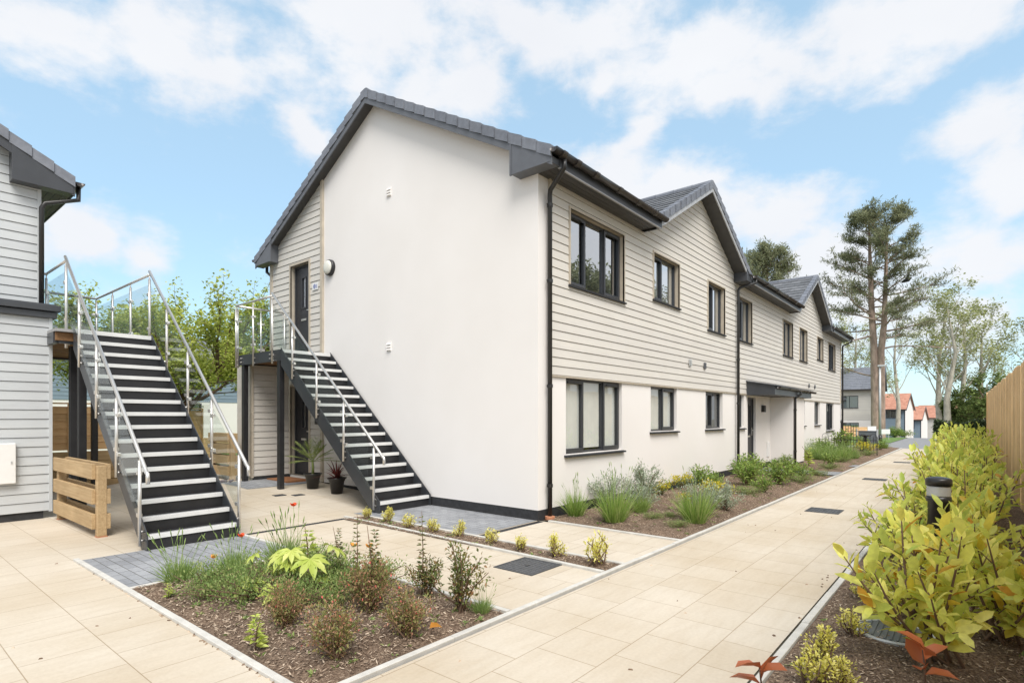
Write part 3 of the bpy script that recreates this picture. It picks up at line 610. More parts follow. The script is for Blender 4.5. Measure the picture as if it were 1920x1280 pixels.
m = MB(); m.box(-.0, .02, -.0, DEP, -.06, .15); m.box(.02, LEN, 0, .02, -.06, .15); m.box(11.99, 13.43, -.635, -.62, -.06, .10); m.box(11.995, 12.015, -.62, 0, -.06, .10); m.build('plinth', 'brick', B)
# roof
cosp = 1 / math.sqrt(1 + PT * PT); sinp = PT * cosp
vmx = (RIDGE + .39) / cosp
def keep(v):
    z = RZ + PT * (-.39) + sinp * (v + .15); res = []; a = -.2
    for c in CG:
        h = (CZ - z) / PT - .12
        if h > 0: res.append((a, c - h)); a = c + h
    res.append((a, LEN + .2)); return res
rf = roof_tiles(B, (0, -.39, RZ - .39 * PT), (1, 0, 0), (0, cosp, sinp), -.2, LEN + .2, vmx, cut=keep)
rb = MB(); z_b = RZ - .39 * PT
rb.prism([(-.2, RIDGE, RZ + PT * RIDGE + .02), (-.2, DEP + .39, z_b + .02), (-.2, DEP + .39, z_b - .03), (-.2, RIDGE, RZ + PT * RIDGE - .03)], (LEN + .4, 0, 0)); rb.build('roof_slope', 'tile', B)
ub = MB()
for (a, b) in ((-.2, 3.3), (CG[0] + 2.8, CG[1] - 2.8), (CG[1] + 2.8, LEN + .2)): ub.face([(a, -.37, z_b - .02 + .01), (b, -.37, z_b - .01), (b, 0.6, RZ + .6 * PT - .03), (a, .6, RZ + .6 * PT - .03)])
ub.face([(0, .6, RZ + .6 * PT - .04), (LEN, .6, RZ + .6 * PT - .04), (LEN, RIDGE, RZ + PT * RIDGE - .04), (0, RIDGE, RZ + PT * RIDGE - .04)]); ub.build('roof_underlay', 'soffit', B)
rt = MB(); x = -.2; rz = RZ + PT * RIDGE
while x < LEN + .2:
    rt.tube([(x, RIDGE, rz + .0), (x + .445, RIDGE, rz - .004)], .085, 12); x += .45
rt.build('ridge_tile', 'cap', B)
for c in CG:
    zf = CZ - PT * 2.86
    for sgn in (1, -1):
        def kc(v, zf=zf):
            z = zf + sinp * (v + .3); return [(-.33, max(-.2, (z - RZ) / PT + .12))]
        roof_tiles(B, (c - sgn * 2.86, 0, zf), (0, 1, 0), (sgn * cosp, 0, sinp), 0, 3, 2.86 / cosp, cut=kc)
        verge(B, (c - sgn * 2.86, -.33, zf), (sgn * cosp, 0, sinp), (0, -1, 0), 2.86 / cosp, up=(0, 0, 1))
        s = MB(); z = lambda d: CZ - PT * d
        s.prism([(c - sgn * 2.86, -.345, z(2.86) - .06), (c - sgn * 2.86, -.345, z(2.86) - .19), (c, -.345, CZ - .19), (c, -.345, CZ - .06)], (0, .022, 0))
        s.build('bargeboard', 'highlight_grey', B)  # paler than the gable-end boards: reflected light put into the colour
        s = MB(); s.face([(c - sgn * 2.86, -.323, z(2.86) - .17), (c, -.323, CZ - .17), (c, -.0, CZ - .17), (c - sgn * 2.86, 0, z(2.86) - .17)])
        s.face([(c - sgn * 2.86, -.323, z(2.86) - .02), (c, -.323, CZ - .02), (c, 0.0, CZ - .02), (c - sgn * 2.86, 0, z(2.86) - .02)]); s.build('verge_soffit', 'soffit', B)
    rt = MB(); y = -.33
    while y < 2.3: rt.tube([(c, y, CZ), (c, y + .445, CZ - .004)], .08, 12); y += .45
    rt.build('ridge_tile', 'cap', B)
    for sg in (1,):      # boxed feet of the cross gables
        e = MB(); xa, xb = sorted((c + sg * 2.42, c + sg * 2.88)); zt = CZ - PT * 2.42
        pts = [(c + sg * 2.42, -.352, SOF - .01), (c + sg * 2.88, -.352, SOF - .01), (c + sg * 2.88, -.352, CZ - PT * 2.88 - .03), (c + sg * 2.42, -.352, zt - .05)]
        e.prism(pts, (0, .35, 0)); e.build('eave_box', 'anth', B)
# gable-end verge
for sgn, y0 in ((1, -.39), (-1, DEP + .39)):
    verge(B, (-.2, y0, z_b), (0, sgn * cosp, sinp), (-1, 0, 0), vmx, up=(0, 0, 1))
    s = MB(); s.prism([(-.212, y0, z_b - .10), (-.212, y0, z_b - .205), (-.212, RIDGE, rz - .205), (-.212, RIDGE, rz - .10)], (.022, 0, 0)); s.build('bargeboard', 'anth2', B)
    s = MB(); s.face([(-.19, y0, z_b - .165), (-.19, RIDGE, rz - .165), (0, RIDGE, rz - .165), (0, y0, z_b - .165)]); s.face([(-.19, y0, z_b - .03), (-.19, RIDGE, rz - .03), (0, RIDGE, rz - .03), (0, y0, z_b - .03)]); s.build('verge_soffit', 'soffit', B)
    e = MB(); ya = y0 + sgn * .72
    e.prism([(-.218, y0 + sgn * .02, SOF), (-.218, ya, SOF), (-.218, ya, z_b + PT * .72 - .08), (-.218, y0 + sgn * .02, z_b - .06)], (.216, 0, 0)); e.build('eave_box', 'anth2', B, bevel=.004)
    e = MB(); e.box(-.226, -.2, min(ya, ya + sgn * .03), max(ya, ya + sgn * .03), SOF - .006, z_b + PT * .73 - .10); e.build('eave_box_cover', 'anth2', B)
# eaves: soffit with board grooves, fascia, gutters
for (a, b) in ((0, 3.36), (CG[0] + 2.86, CG[1] - 2.86), (CG[1] + 2.86, LEN + .2)):
    s = MB(); f = MB()
    for k in range(4): s.box(a, b, -.355 + k * .089, -.355 + k * .089 + .083, SOF, SOF + .012)
    s.face([(a, -.36, SOF + .014), (b, -.36, SOF + .014), (b, 0, SOF + .014), (a, 0, SOF + .014)])
    f.box(a, b, -.378, -.357, SOF - .012, z_b - .005)
    s.build('soffit', 'soffit', B); f.build('fascia', 'anth', B, bevel=.003)
    MB().box(a, b, -.386, -.352, SOF - .024, SOF - .0125).build('fascia_lip_highlight', 'highlight_grey', B)  # pale strip paints the sky highlight along the fascia's bottom edge
g = MB(); g.box(3.345, 3.365, -.38, 0, SOF - .01, z_b - .01); g.build('soffit_end', 'anth2', B)
gutter(B, (-.24, -.442, 5.235), (3.42, -.442, 5.23), joints=(.06, .16, .30, .50, .68, .86)); gutter(B, (CG[0] + 2.8, -.442, 5.235), (CG[1] - 2.82, -.442, 5.23), joints=(.2, .4, .6, .8)); gutter(B, (CG[1] + 2.8, -.442, 5.235), (LEN + .25, -.442, 5.23), joints=(.3, .7))
downpipe(B, [(.03, -.442, 5.15), (.03, -.442, 5.04), (.17, -.10, 4.86), (.19, -.075, 4.80), (.19, -.075, .05)], .036, (4.62, 3.5, 1.95, .48))
m = MB(); m.lathe((.19, -.075, 0), [(.075, 0.01), (.075, .05), (.055, .055)], 16); m.build('drain_gully', 'clay', B)
downpipe(B, [(9.0, -.442, 5.15), (9.0, -.442, 5.06), (8.72, -.12, 4.93), (8.69, -.085, 4.86), (8.69, -.085, .05)], .036, (4.5, 3.0, 1.85, .3))
downpipe(B, [(23.9, -.442, 5.15), (23.9, -.442, 5.04), (23.78, -.1, 4.86), (23.77, -.08, 4.8), (23.77, -.08, .05)], .036, (4.4, 3.0, 1.6))
# rear-left eave gutter outlet seen past the verge
downpipe(B, [(.1, DEP + .44, 5.15), (.1, DEP + .44, 5.0), (.1, DEP + .1, 4.8), (.1, DEP + .08, .1)], .036)
gutter(B, (-.24, DEP + .442, 5.235), (LEN, DEP + .442, 5.23))
# porch canopy
m = MB(); m.prism([(9.6, 0, 2.12), (9.6, -.76, 2.12), (9.6, -.76, 2.36), (9.6, 0, 2.50)], (.02, 0, 0)); m.box(9.62, 13.9, -.76, -.74, 2.12, 2.34); m.prism([(13.88, 0, 2.12), (13.88, -.76, 2.12), (13.88, -.76, 2.36), (13.88, 0, 2.50)], (.02, 0, 0))
can = m.build('porch_canopy', 'anth', B)
m = MB(); m.prism([(9.55, -.005, 2.505), (9.55, -.82, 2.355), (9.55, -.82, 2.375), (9.55, -.005, 2.53)], (4.4, 0, 0)); m.build('canopy_roof', 'anth2', can)
m = MB(); m.box(9.62, 13.88, -.74, 0, 2.125, 2.14); m.build('canopy_soffit', 'soffit', can)
gutter(can, (9.7, -.83, 2.335), (14.1, -.83, 2.325), .055, joints=(.25, .5, .75)); downpipe(can, [(12.15, -.83, 2.3), (12.15, -.83, 2.2), (12.06, -.70, 2.08), (12.05, -.70, 2.0), (12.05, -.70, .05)], .036, (1.7, .45))
# fittings on the walls
m = MB(); m.lathe((0.0, 5.37, 4.6), [(.165, 0), (.165, .05), (.15, .075)], 32, 'x'); lp = m.build('wall_lamp', 'black', B, True)
m = MB(); m.lathe((-.0755, 5.37, 4.6), [(.142, 0), (.13, .02), (.09, .034), (.03, .04)], 32, 'x'); m.build('lamp_lens', 'lens', lp, True)
for (y, z) in ((3.447, 5.68), (3.447, 2.82)):
    m = MB(); m.pbox(gab, y - .06, y + .06, z - .085, z + .085, 0.001, .012)
    for k in range(3): m.hexa([gab(y - .055, z - .07 + k * .05, .0125), gab(y + .055, z - .07 + k * .05, .0125), gab(y + .055, z - .07 + k * .05, .034), gab(y - .055, z - .07 + k * .05, .034), gab(y - .055, z - .03 + k * .05, .0125), gab(y + .055, z - .03 + k * .05, .0125), gab(y + .055, z - .062 + k * .05, .034), gab(y - .055, z - .062 + k * .05, .034)])
    m.build('wall_vent', 'render', B)
for (u, z) in ((5.57, 2.72), (6.45, 2.71), (17.1, 2.70), (18.1, 2.70)):
    m = MB(); m.pbox(fac, u - .055, u + .055, z - .075, z + .075, .03, .045)
    for k in range(3): m.pbox(fac, u - .045, u + .045, z - .055 + k * .045, z - .03 + k * .045, .0455, .06)
    m.build('wall_vent', 'anth2' if u > 6 else 'galv', B)
m = MB(); m.pbox(gab, 5.80, 6.02, 4.22, 4.37, .028, .034); sg = m.build('number_sign', 'white', B)
m = MB(); m.lathe((-.0342, 5.93, 4.295), [(.052, 0), (.052, .002)], 20, 'x'); m.pbox(gab, 5.83, 5.86, 4.25, 4.33, .0342, .036); m.build('sign_mark', plain('faded_blue', (.25, .28, .45), .6), sg)
m = MB(); m.pbox(gab, 5.78, 5.86, 1.36, 1.56, .03, .08); m.build('door_intercom', 'black', B, bevel=.006)
m = MB(); m.pbox(fac, 11.05, 11.22, 1.66, 1.86, 0, .09); m.build('porch_lamp', 'black', B, bevel=.006)
m = MB(); m.pbox(fac, 11.6, 11.85, .3, .75, 0, .03); m.build('meter_box', 'white', B, bevel=.006)
# boarded store under the upper landing
m = MB(); st = lambda u, v, d: (u, 6.98 - d, v)
cells(m, st, -.86, -.045, .24, 2.62, (), (), (.24, .137)); m.box(-.86, -.84, 7.0, 7.7, .24, 2.62); m.build('store_boarding', 'tan', B)
m = MB(); m.box(-.90, -.855, 6.94, 7.02, .22, 2.62); m.box(-.84, -.0, 6.975, 6.985, .1, .24); m.build('store_trim', 'trim', B)
m = MB(); m.box(-.86, -.02, 6.96, 6.974, .08, .235); m.build('store_plinth', 'brick', B)

# ------------------------------------------------------------------ the pale house on the left
HY = 5.84; HC = -4.47; HU = 6.2; HX = -4.535
H = thing('pale_house', (-6, HY, 0), 'pale grey weatherboarded house at the left edge with dark canopy', 'house')
hl = lambda u, v, d: (u, HY - d, v); hu = lambda u, v, d: (u, HU - d, v)
m = MB(); cells(m, hl, -9.5, HC, .11, 3.0, (), (), (.11, .1372)); m.box(HC - .03, HC + .012, HY - .028, HY + .05, .1, 3.0); m.box(HC - .012, HC, HY + .05, 8.0, .1, 3.0)
m.build('lower_boarding', 'pale', H)
eh = 5.12 + .12
m = MB(); cells(m, hu, -12, HX, 3.2, 8.6, (), [(PT, 1, eh + .16 + PT * HX)], (3.2, .1372)); m.box(HX - .035, HX + .012, HU - .028, HU + .05, 3.2, 5.16); m.box(HX - .012, HX, HU + .05, 15, 0, 5.2)
m.build('upper_boarding', 'pale', H)
m = MB(); m.box(-9.5, -4.56, HY + .005, HY + .03, -.05, .11); m.build('plinth', 'brick', H)
m = MB(); m.box(-9.5, HC + .06, HY - .07, HU + .5, 3.0, 3.09); m.box(-9.5, HC + .10, HY - .11, HU + .5, 3.10, 3.19); m.box(-9.5, HC + .05, HY - .06, HU + .4, 3.19, 3.21); m.build('canopy', 'anth', H, bevel=.006)
zr = eh + .19 - PT * .39         # eave edge of this roof
xr = HX + .39
roof_tiles(H, (xr, HU - .2, zr), (0, 1, 0), (-cosp, 0, sinp), 0, 9, 4.6)
verge(H, (xr, HU - .2, zr), (-cosp, 0, sinp), (0, -1, 0), 4.6, up=(0, 0, 1))
m = MB(); m.prism([(xr, HU - .212, zr - .07), (xr, HU - .212, zr - .235), (xr - 4, HU - .212, zr - .235 + 4 * PT), (xr - 4, HU - .212, zr - .07 + 4 * PT)], (0, .022, 0)); m.build('bargeboard', 'anth', H)
m = MB(); m.face([(xr, HU - .19, zr - .165), (xr - 4, HU - .19, zr - .165 + 4 * PT), (xr - 4, HU, zr - .165 + 4 * PT), (xr, HU, zr - .165)]); m.build('verge_soffit', 'soffit', H)
m = MB(); m.prism([(xr - .02, HU - .218, zr - .06), (xr - .02, HU - .218, zr - .20), (xr - .75, HU - .218, zr - .20), (xr - .75, HU - .218, zr + .75 * PT - .10)], (0, .215, 0)); m.build('eave_box', 'anth', H, bevel=.004)
m = MB()
for k in range(4): m.box(xr - .375 + k * .089, xr - .375 + k * .089 + .083, HU - .0, HU + 8.8, zr - .20, zr - .19)
m.box(xr - .02, xr, HU - .2, HU + 8.8, zr - .21, zr - .01); m.build('soffit', 'soffit', H)
gutter(H, (xr + .065, HU + 8.8, zr - .0), (xr + .065, HU - .24, zr - .005))
downpipe(H, [(xr + .065, HU - .12, zr - .06), (xr + .065, HU - .12, zr - .25), (HX + .04, HU - .12, zr - .42), (HX - .0, HU - .10, zr - .50), (HX - .0, HU - .10, 3.22)], .034)
m = MB(); m.pbox(hl, -5.4, -4.885, .56, 1.14, .03, .10); mb_ = m.build('meter_box', 'white', H, bevel=.01)
m = MB(); m.pbox(hl, -4.945, -4.93, .85, .88, .101, .112); m.build('latch', 'galv', mb_)

# ------------------------------------------------------------------ external stairs
RI, GO, NS, Y0 = .1756, .2, 16, 2.3
def make_stair(x0, x1, sides, label, gzf, landing):
    S_ = thing('external_stair', ((x0 + x1) / 2, Y0, 0), label, 'staircase')
    zp = lambda y: RI + (y - Y0) * RI / GO
    top = NS * RI; YE = Y0 + (NS - 1) * GO
    for i in range(NS - 1):
        y = Y0 + i * GO; z = (i + 1) * RI; m = MB()
        m.box(x0, x1, y + .012, y + GO + .03, z - .022, z); m.box(x0, x1, y + .014, y + .022, z - RI + .0, z - .022)
        stp = m.build('step', 'black', S_)
        m = MB(); m.prism([(x0 + .004, y - .004, z + .004), (x0 + .004, y - .004, z - .048), (x0 + .004, y + .011, z - .048), (x0 + .004, y + .011, z + .004)], (x1 - x0 - .008, 0, 0)); m.build('nosing', 'nose', stp, bevel=.002)
        m = MB(); m.box(x0 + .004, x1 - .004, y + .0115, y + .068, z + .0008, z + .005); m.build('grip_strip', 'noset', stp)
    m = MB(); m.box(x0, x1, YE + .014, YE + .022, top - RI, top - .03); m.build('riser', 'black', S_)
    m = MB(); m.box(x0 + .004, x1 - .004, YE - .004, YE + .011, top - .058, top + .004); m.build('nosing', 'nose', S_, bevel=.002)
    for sx in (x0 - .012, x1):
        m = MB(); pts = [(sx, Y0 - .03, 0), (sx, Y0 - .03, .19), (sx, YE + .02, zp(YE + .02) + .015), (sx, YE + .02, zp(YE) - .30), (sx, Y0 + .142, 0)]
        m.prism([(p[0], p[1], max(p[2], .0)) for p in pts], (.012, 0, 0)); m.build('stringer', 'string', S_)
    hr = .021
    def post(x, y, zb, zt, sgn):
        m = MB(); m.tube([(x, y, zb), (x, y, zt - .05)], .0185, 12); m.tube([(x, y, zt - .055), (x, y, zt)], .009, 8)
        p = m.build('baluster_post', 'steel', S_, True)
        for dz in (.06, .16): MB().tube([(x, y, zb + dz), (x - sgn * .045, y, zb + dz)], .014, 8).build('post_fixing', 'steel', p, True)
        return p
    for sx in sides:
        x = (x0 - .055) if sx == 'L' else (x1 + .055); sgn = -1 if sx == 'L' else 1
        ys = [Y0 + .06 + k * .82 for k in range(4)]
        for y in ys: post(x, y, max(.02 + gzf(x, y), zp(y) - .17), zp(y) + .85, sgn)
        for a, b in zip(ys[:-1], ys[1:]):
            gx = x - sgn * .004
            m = MB(); m.prism([(gx, a + .06, zp(a + .06) + .05), (gx, b - .06, zp(b - .06) + .05), (gx, b - .06, zp(b - .06) + .74), (gx, a + .06, zp(a + .06) + .74)], (.008, 0, 0)); m.build('glass_panel', 'bal', S_)
            m = MB()
            for (yy, dz) in ((a, .14), (a, .62), (b, .14), (b, .62)):
                s = 1 if yy == a else -1
                m.box(gx - .016, gx + .024, min(yy, yy + s * .085), max(yy, yy + s * .085), zp(yy) + dz - .02 + s * .03, zp(yy) + dz + .025 + s * .03)
            m.build('glass_clamp', 'steel', S_, bevel=.006)
        a = ys[-1]; yt = YE + .27
        gx = x - sgn * .004
        m = MB(); m.prism([(gx, a + .06, zp(a + .06) + .05), (gx, YE - .03, zp(YE - .03) + .05), (gx, yt - .06, top + .1), (gx, yt - .06, top + .86), (gx, a + .06, zp(a + .06) + .74)], (.008, 0, 0)); m.build('glass_panel', 'bal', S_)
        m = MB(); zl = lambda y: zp(y) + .87
        m.tube([(x, Y0 - .20, zl(Y0 - .10) - .18), (x, Y0 - .195, zl(Y0 - .10) - .07), (x, Y0 - .16, zl(Y0 - .16) - .005), (x, Y0 - .10, zl(Y0 - .10)), (x, yt, zl(yt))], hr, 12)
        m.build('handrail', 'steel', S_, True)
    landing(S_, x0, x1, YE, top, zp, post, hr)
    return S_
def rail_run(S_, pts, posts, zt, post, top, sg=1):
    hr = .021; m = MB(); m.tube([(p[0], p[1], zt) for p in pts], hr, 12); m.build('handrail', 'steel', S_, True)
    for (x, y) in posts: post(x, y, top - .26, zt - .02, sg)
    for (a, b) in zip(posts[:-1], posts[1:]):
        d = Vector((b[0] - a[0], b[1] - a[1], 0)); Ld = d.length; d /= Ld; n = Vector((-d.y, d.x, 0)) * .004
        A = Vector((a[0], a[1], 0)) + d * .05; C_ = Vector((b[0], b[1], 0)) - d * .05
        m = MB(); m.prism([(A.x - n.x, A.y - n.y, top + .06), (C_.x - n.x, C_.y - n.y, top + .06), (C_.x - n.x, C_.y - n.y, zt - .16), (A.x - n.x, A.y - n.y, zt - .16)], (2 * n.x, 2 * n.y, 0)); m.build('glass_panel', 'bal', S_)
        m = MB()
        for P, s in ((Vector((a[0], a[1], 0)), 1), (Vector((b[0], b[1], 0)), -1)):
            for z in (top + .16, zt - .32):
                q = P + d * s * .05; m.box(q.x - .03 if abs(d.x) > .5 else q.x - .02, q.x + .03 if abs(d.x) > .5 else q.x + .02, q.y - .03 if abs(d.y) > .5 else q.y - .02, q.y + .03 if abs(d.y) > .5 else q.y + .02, z - .02, z + .025)
        m.build('glass_clamp', 'steel', S_, bevel=.006)
def bolts(S_, pts, ax):
    m = MB()
    for p in pts:
        for dz in (.05, .13): m.lathe((p[0], p[1], p[2] + dz), [(.018, 0), (.016, .02)], 10, ax)
    m.build('bolt_head', 'steel', S_)
def landing_right(S_, x0, x1, YE, top, zp, post, hr):
    ye = 7.06; xa = x0 - .012
    m = MB(); m.box(xa, x1 + .0, YE + .03, ye, top - .045, top - .004); m.build('landing_deck', 'noset', S_)
    m = MB(); m.box(xa, x1, YE + .06, ye - .03, top - .16, top - .05); m.build('landing_soffit', 'plank', S_)
    m = MB(); m.box(xa - .004, xa + .06, YE + .02, ye + .004, top - .21, top + .002); m.box(xa + .06, x1, ye - .05, ye + .004, top - .21, top + .002); m.build('landing_beam', 'string', S_)
    for (x, y) in ((-1.06, 5.42), (-1.06, 6.9)):
        m = MB(); m.box(x - .05, x + .05, y - .05, y + .05, gz(x, y) - .02, top - .21); m.build('landing_column', 'black', S_, bevel=.006)
    xr_ = x0 - .055; zt = top + 1.045
    rail_run(S_, [(xr_, YE + .27), (xr_, ye + .04), (x1 - .06, ye + .04)], [(xr_, YE + .27), (xr_, 6.34), (xr_, ye + .04)], zt, post, top, -1)
    rail_run(S_, [(xr_ + .03, ye + .0401), (x1 - .08, ye + .0401)], [(xr_ + .04, ye + .04), (-.62, ye + .04), (-.08, ye + .04)], zt - .001, post, top, -1)
    bolts(S_, [(xa - .004, YE + .30, top - .20), (xa - .004, YE + .42, top - .20), (xa - .004, 6.4, top - .2), (xa - .004, 6.95, top - .2)], 'x')
def landing_left(S_, x0, x1, YE, top, zp, post, hr):
    ye = 8.46; xa, xb = x0 - .012, x1 + .012
    m = MB(); m.box(-4.52, xb, YE + .03, ye, top - .045, top - .004); m.build('landing_deck', 'noset', S_)
    m = MB()
    for k in range(9):
        y = YE + .1 + k * .36; m.box(-4.5, xb - .03, y, y + .33, top - .17, top - .055)
    m.build('landing_soffit', 'plank', S_)
    m = MB(); m.box(xb - .06, xb + .004, YE + .02, ye + .004, top - .21, top + .002); m.box(-4.52, xb - .06, ye - .05, ye + .004, top - .21, top + .002); m.box(-4.52, -4.46, 5.46, ye - .05, top - .21, top - .05); m.box(xa - .15, x0 + .06, 5.42, 5.48, top - .21, top - .05); m.build('landing_beam', 'string', S_)
    for (x, y) in ((-4.20, 5.36), (-4.19, 5.88), (-3.33, 5.4), (-3.33, 8.3)):
        m = MB(); m.box(x - .05, x + .05, y - .05, y + .05, gz(x, y) - .02, top - .2); m.build('landing_column', 'black', S_, bevel=.006)
    zt = top + 1.045; xl, xr_ = x0 - .045, x1 + .055
    rail_run(S_, [(xr_, YE + .27), (xr_, ye + .05), (-4.9, ye + .05)], [(xr_, YE + .27), (xr_, 6.5), (xr_, 7.5), (xr_, ye + .05), (-4.0, ye + .05), (-4.5, ye + .05)], zt, post, top)
    rail_run(S_, [(xl, YE + .27), (xl, 6.8), (-4.52, 6.8)], [(xl, YE + .27), (xl, 6.8)], zt, post, top, -1)
    rail_run(S_, [(xr_ + .001, 6.9), (-4.52, 6.9)][:0] or [(-4.33, 6.8), (-4.52, 6.8)], [], zt, post, top)
flat = lambda x, y: 0
make_stair(-4.3, -3.3, 'LR', 'black steel stair with white nosings and two steel handrails, beside the pale house', flat, landing_left)
make_stair(-1.1, -.05, 'L', 'black steel stair with one glazed handrail climbing along the white end wall', gz, landing_right)

# ------------------------------------------------------------------ small things on the paving
def barrier(x, ya, yb, label, zb=0, name='timber_barrier', n=3, hgt=.92):
    T = thing(name, (x, (ya + yb) / 2, zb), label, 'timber barrier')
    for y in (ya, yb):
        m = MB(); m.box(x - .05, x + .05, y - .05, y + .05, zb + .012, zb + hgt - .02); m.build('barrier_post', 'timber', T, bevel=.006)
        m = MB(); m.box(x - .055, x + .055, y - .055, y + .055, zb - .005, zb + .013); m.build('post_shoe', 'clay', T)
    H_ = .19; gap = (hgt - .10 - n * H_) / (n - 1)
    for s in (-1, 1):
        for k in range(n):
            z = zb + .10 + k * (H_ + gap); m = MB(); xx = x + s * .0715
            m.box(xx - .021, xx + .021, ya + (-.045 if s > 0 else .03), yb + .05, z, z + H_); m.build('barrier_board', 'timber', T, bevel=.004)
    return T
barrier(-4.40, 3.62, 5.55, 'slatted timber barrier closing the space under the stair beside the pale house')
barrier(-1.12, 7.35, 8.3, 'stacked timber barrier end seen behind the landing column', gz(-1, 8), hgt=1.0, n=4)

def manhole(x0, x1, y0, y1, label, z=.002):
    T = thing('manhole_cover', ((x0 + x1) / 2, (y0 + y1) / 2, z), label, 'manhole cover', 'manhole covers in the paving')
    m = MB(); f = .02
    for (a, b, c, d) in ((x0, x1, y0, y0 + f), (x0, x1, y1 - f, y1), (x0, x0 + f, y0 + f, y1 - f), (x1 - f, x1, y0 + f, y1 - f)): m.box(a, b, c, d, -.02, z + .006)
    m.build('cover_frame', 'galv' if False else 'slate', T)
    m = MB(); m.box(x0 + f + .004, x1 - f - .004, y0 + f + .004, y1 - f - .004, -.02, z + .004)
    nx, ny = int((x1 - x0) / .05), int((y1 - y0) / .05)
    for i in range(nx):
        for j in range(ny):
            x, y = x0 + .045 + i * (x1 - x0 - .09) / max(1, nx - 1), y0 + .045 + j * (y1 - y0 - .09) / max(1, ny - 1)
            m.box(x - .014, x + .014, y - .007, y + .007, z + .004, z + .007)
    m.build('cover_plate', 'iron', T)
    m = MB(); cx, cy = (x0 + x1) / 2, (y0 + y1) / 2; m.box(cx - .03, cx + .03, cy - .012, cy + .012, z + .0072, z + .010); m.build('lifting_key_slot', 'black', T)
manhole(-2.31, -1.80, -1.66, -1.17, 'square dark manhole cover beside the narrow strip of yellow shrubs')
manhole(3.40, 3.90, -3.28, -2.80, 'dark manhole cover in the footpath, nearest to the camera on the path')
manhole(9.3, 9.75, -3.28, -2.80, 'manhole cover in the footpath, second along from the camera')
manhole(15.9, 16.35, -3.26, -2.80, 'manhole cover in the footpath, farthest along towards the road')
manhole(-1.25, -1.05, 4.55, 4.70, 'small drain cover by the stair landing column, nearer to the column', gz(-1.1, 4.6) + .004); manhole(-1.52, -1.32, 4.72, 4.87, 'small drain cover by the stair landing, farther from the column', gz(-1.4, 4.8) + .004)
T = thing('round_cover', (-1.95, -4.50, .03), 'round ribbed inspection cover lying in the bark under the yellow laurel', 'inspection cover')
m = MB(); m.lathe((-1.95, -4.50, .0), [(.24, 0), (.24, .055), (.225, .062), (.21, .058)], 40); m.build('cover_rim', 'galv', T)
m = MB(); m.lathe((-1.95, -4.50, .0), [(.205, 0.02), (.205, .060)], 40)
for k in range(11): y = -.18 + k * .036; w = math.sqrt(.2 ** 2 - y * y); m.box(-1.95 - w, -1.95 + w, -4.5 + y - .006, -4.5 + y + .006, .060, .066)
m.build('cover_plate', 'grey', T)
for (a, b, c, d, lab) in ((-3.2, -1.68, 2.28, 2.36, 'dark slot drain across the paving between the two stairs'), (-1.34, -.02, -.11, -.02, 'dark slot drain along the foot of the end wall corner')):
    T = thing('slot_drain', ((a + b) / 2, (c + d) / 2, 0), lab, 'drain'); m = MB(); m.box(a, b, c, d, -.02, .005); m.build('drain_channel', 'slate', T)
    m = MB(); n = int((b - a) / .04)
    for i in range(n): m.box(a + i * .04 + .008, a + i * .04 + .026, c + .012, d - .012, .005, .009)
    m.build('drain_grate', 'black', T)
T = thing('door_mat', (-.42, 6.35, gz(-.4, 6.35)), 'brown coir mat before the ground floor door', 'door mat'); zz = gz(-.4, 6.35)
m = MB(); m.box(-.62, -.12, 6.0, 6.85, zz - .02, zz + .03); m.build('mat_pile', 'mat', T, bevel=.006)

# bollard lights
def bollard(x, y, z, label):
    T = thing('bollard_light', (x, y, z), label, 'bollard light', 'bollard lights beside the footpath')
    m = MB(); m.lathe((x, y, z), [(.085, -.02), (.085, .69), (.098, .70), (.098, .745)], 28); m.build('bollard_body', 'pvc', T, True)
    m = MB(); m.lathe((x, y, z), [(.088, .746)] + [(r, .75 + k * .024 + d) for k in range(4) for r, d in ((.090, 0), (.096, .011))] + [(.088, .846)], 28); m.build('louvre_lens', 'galv', T, True)
    m = MB(); m.lathe((x, y, z), [(.104, .847), (.104, .90), (.094, .915), (.05, .926), (.01, .93)], 28); m.build('bollard_cap', 'pvc', T, True)
bollard(.05, -4.66, .03, 'black bollard light with ribbed clear lens standing among the yellow laurels')

# orange close-boarded fence on the right
FA, FB = Vector((5.385, -5.512, 0)), Vector((19.94, -5.26, 0)); fd = (FB - FA).normalized(); fn = Vector((-fd.y, fd.x, 0))
T = thing('board_fence', tuple(FB), 'tall orange timber fence with gently bowed panels along the right side', 'fence')
tot = 28.0; pw = 2.0
for k in range(int(tot / pw)):
    m = MB(); s0 = k * pw; nb = 42
    for i in range(nb):
        t0 = s0 + .01 + i * (pw - .02) / nb; t1 = t0 + (pw - .02) / nb - .004; o = .006 if i % 2 else 0
        def hz(t): q = (t - s0) / pw * 2 - 1; return 2.36 + .05 * (1 - q * q)
        a, b = FB - fd * t0, FB - fd * t1; p, q = a + fn * o, b + fn * o; r_, s_ = a - fn * .02, b - fn * .02
        m.hexa([(p.x, p.y, 0), (q.x, q.y, 0), (s_.x, s_.y, 0), (r_.x, r_.y, 0), (p.x, p.y, hz(t0)), (q.x, q.y, hz(t1)), (s_.x, s_.y, hz(t1)), (r_.x, r_.y, hz(t0))])
    m.build('fence_panel', 'fence', T)
m = MB(); a = FB + fd * .05; m.box(a.x - .05, a.x + .05, a.y - .06, a.y + .04, 0, 2.40); m.build('fence_post', 'fence', T)

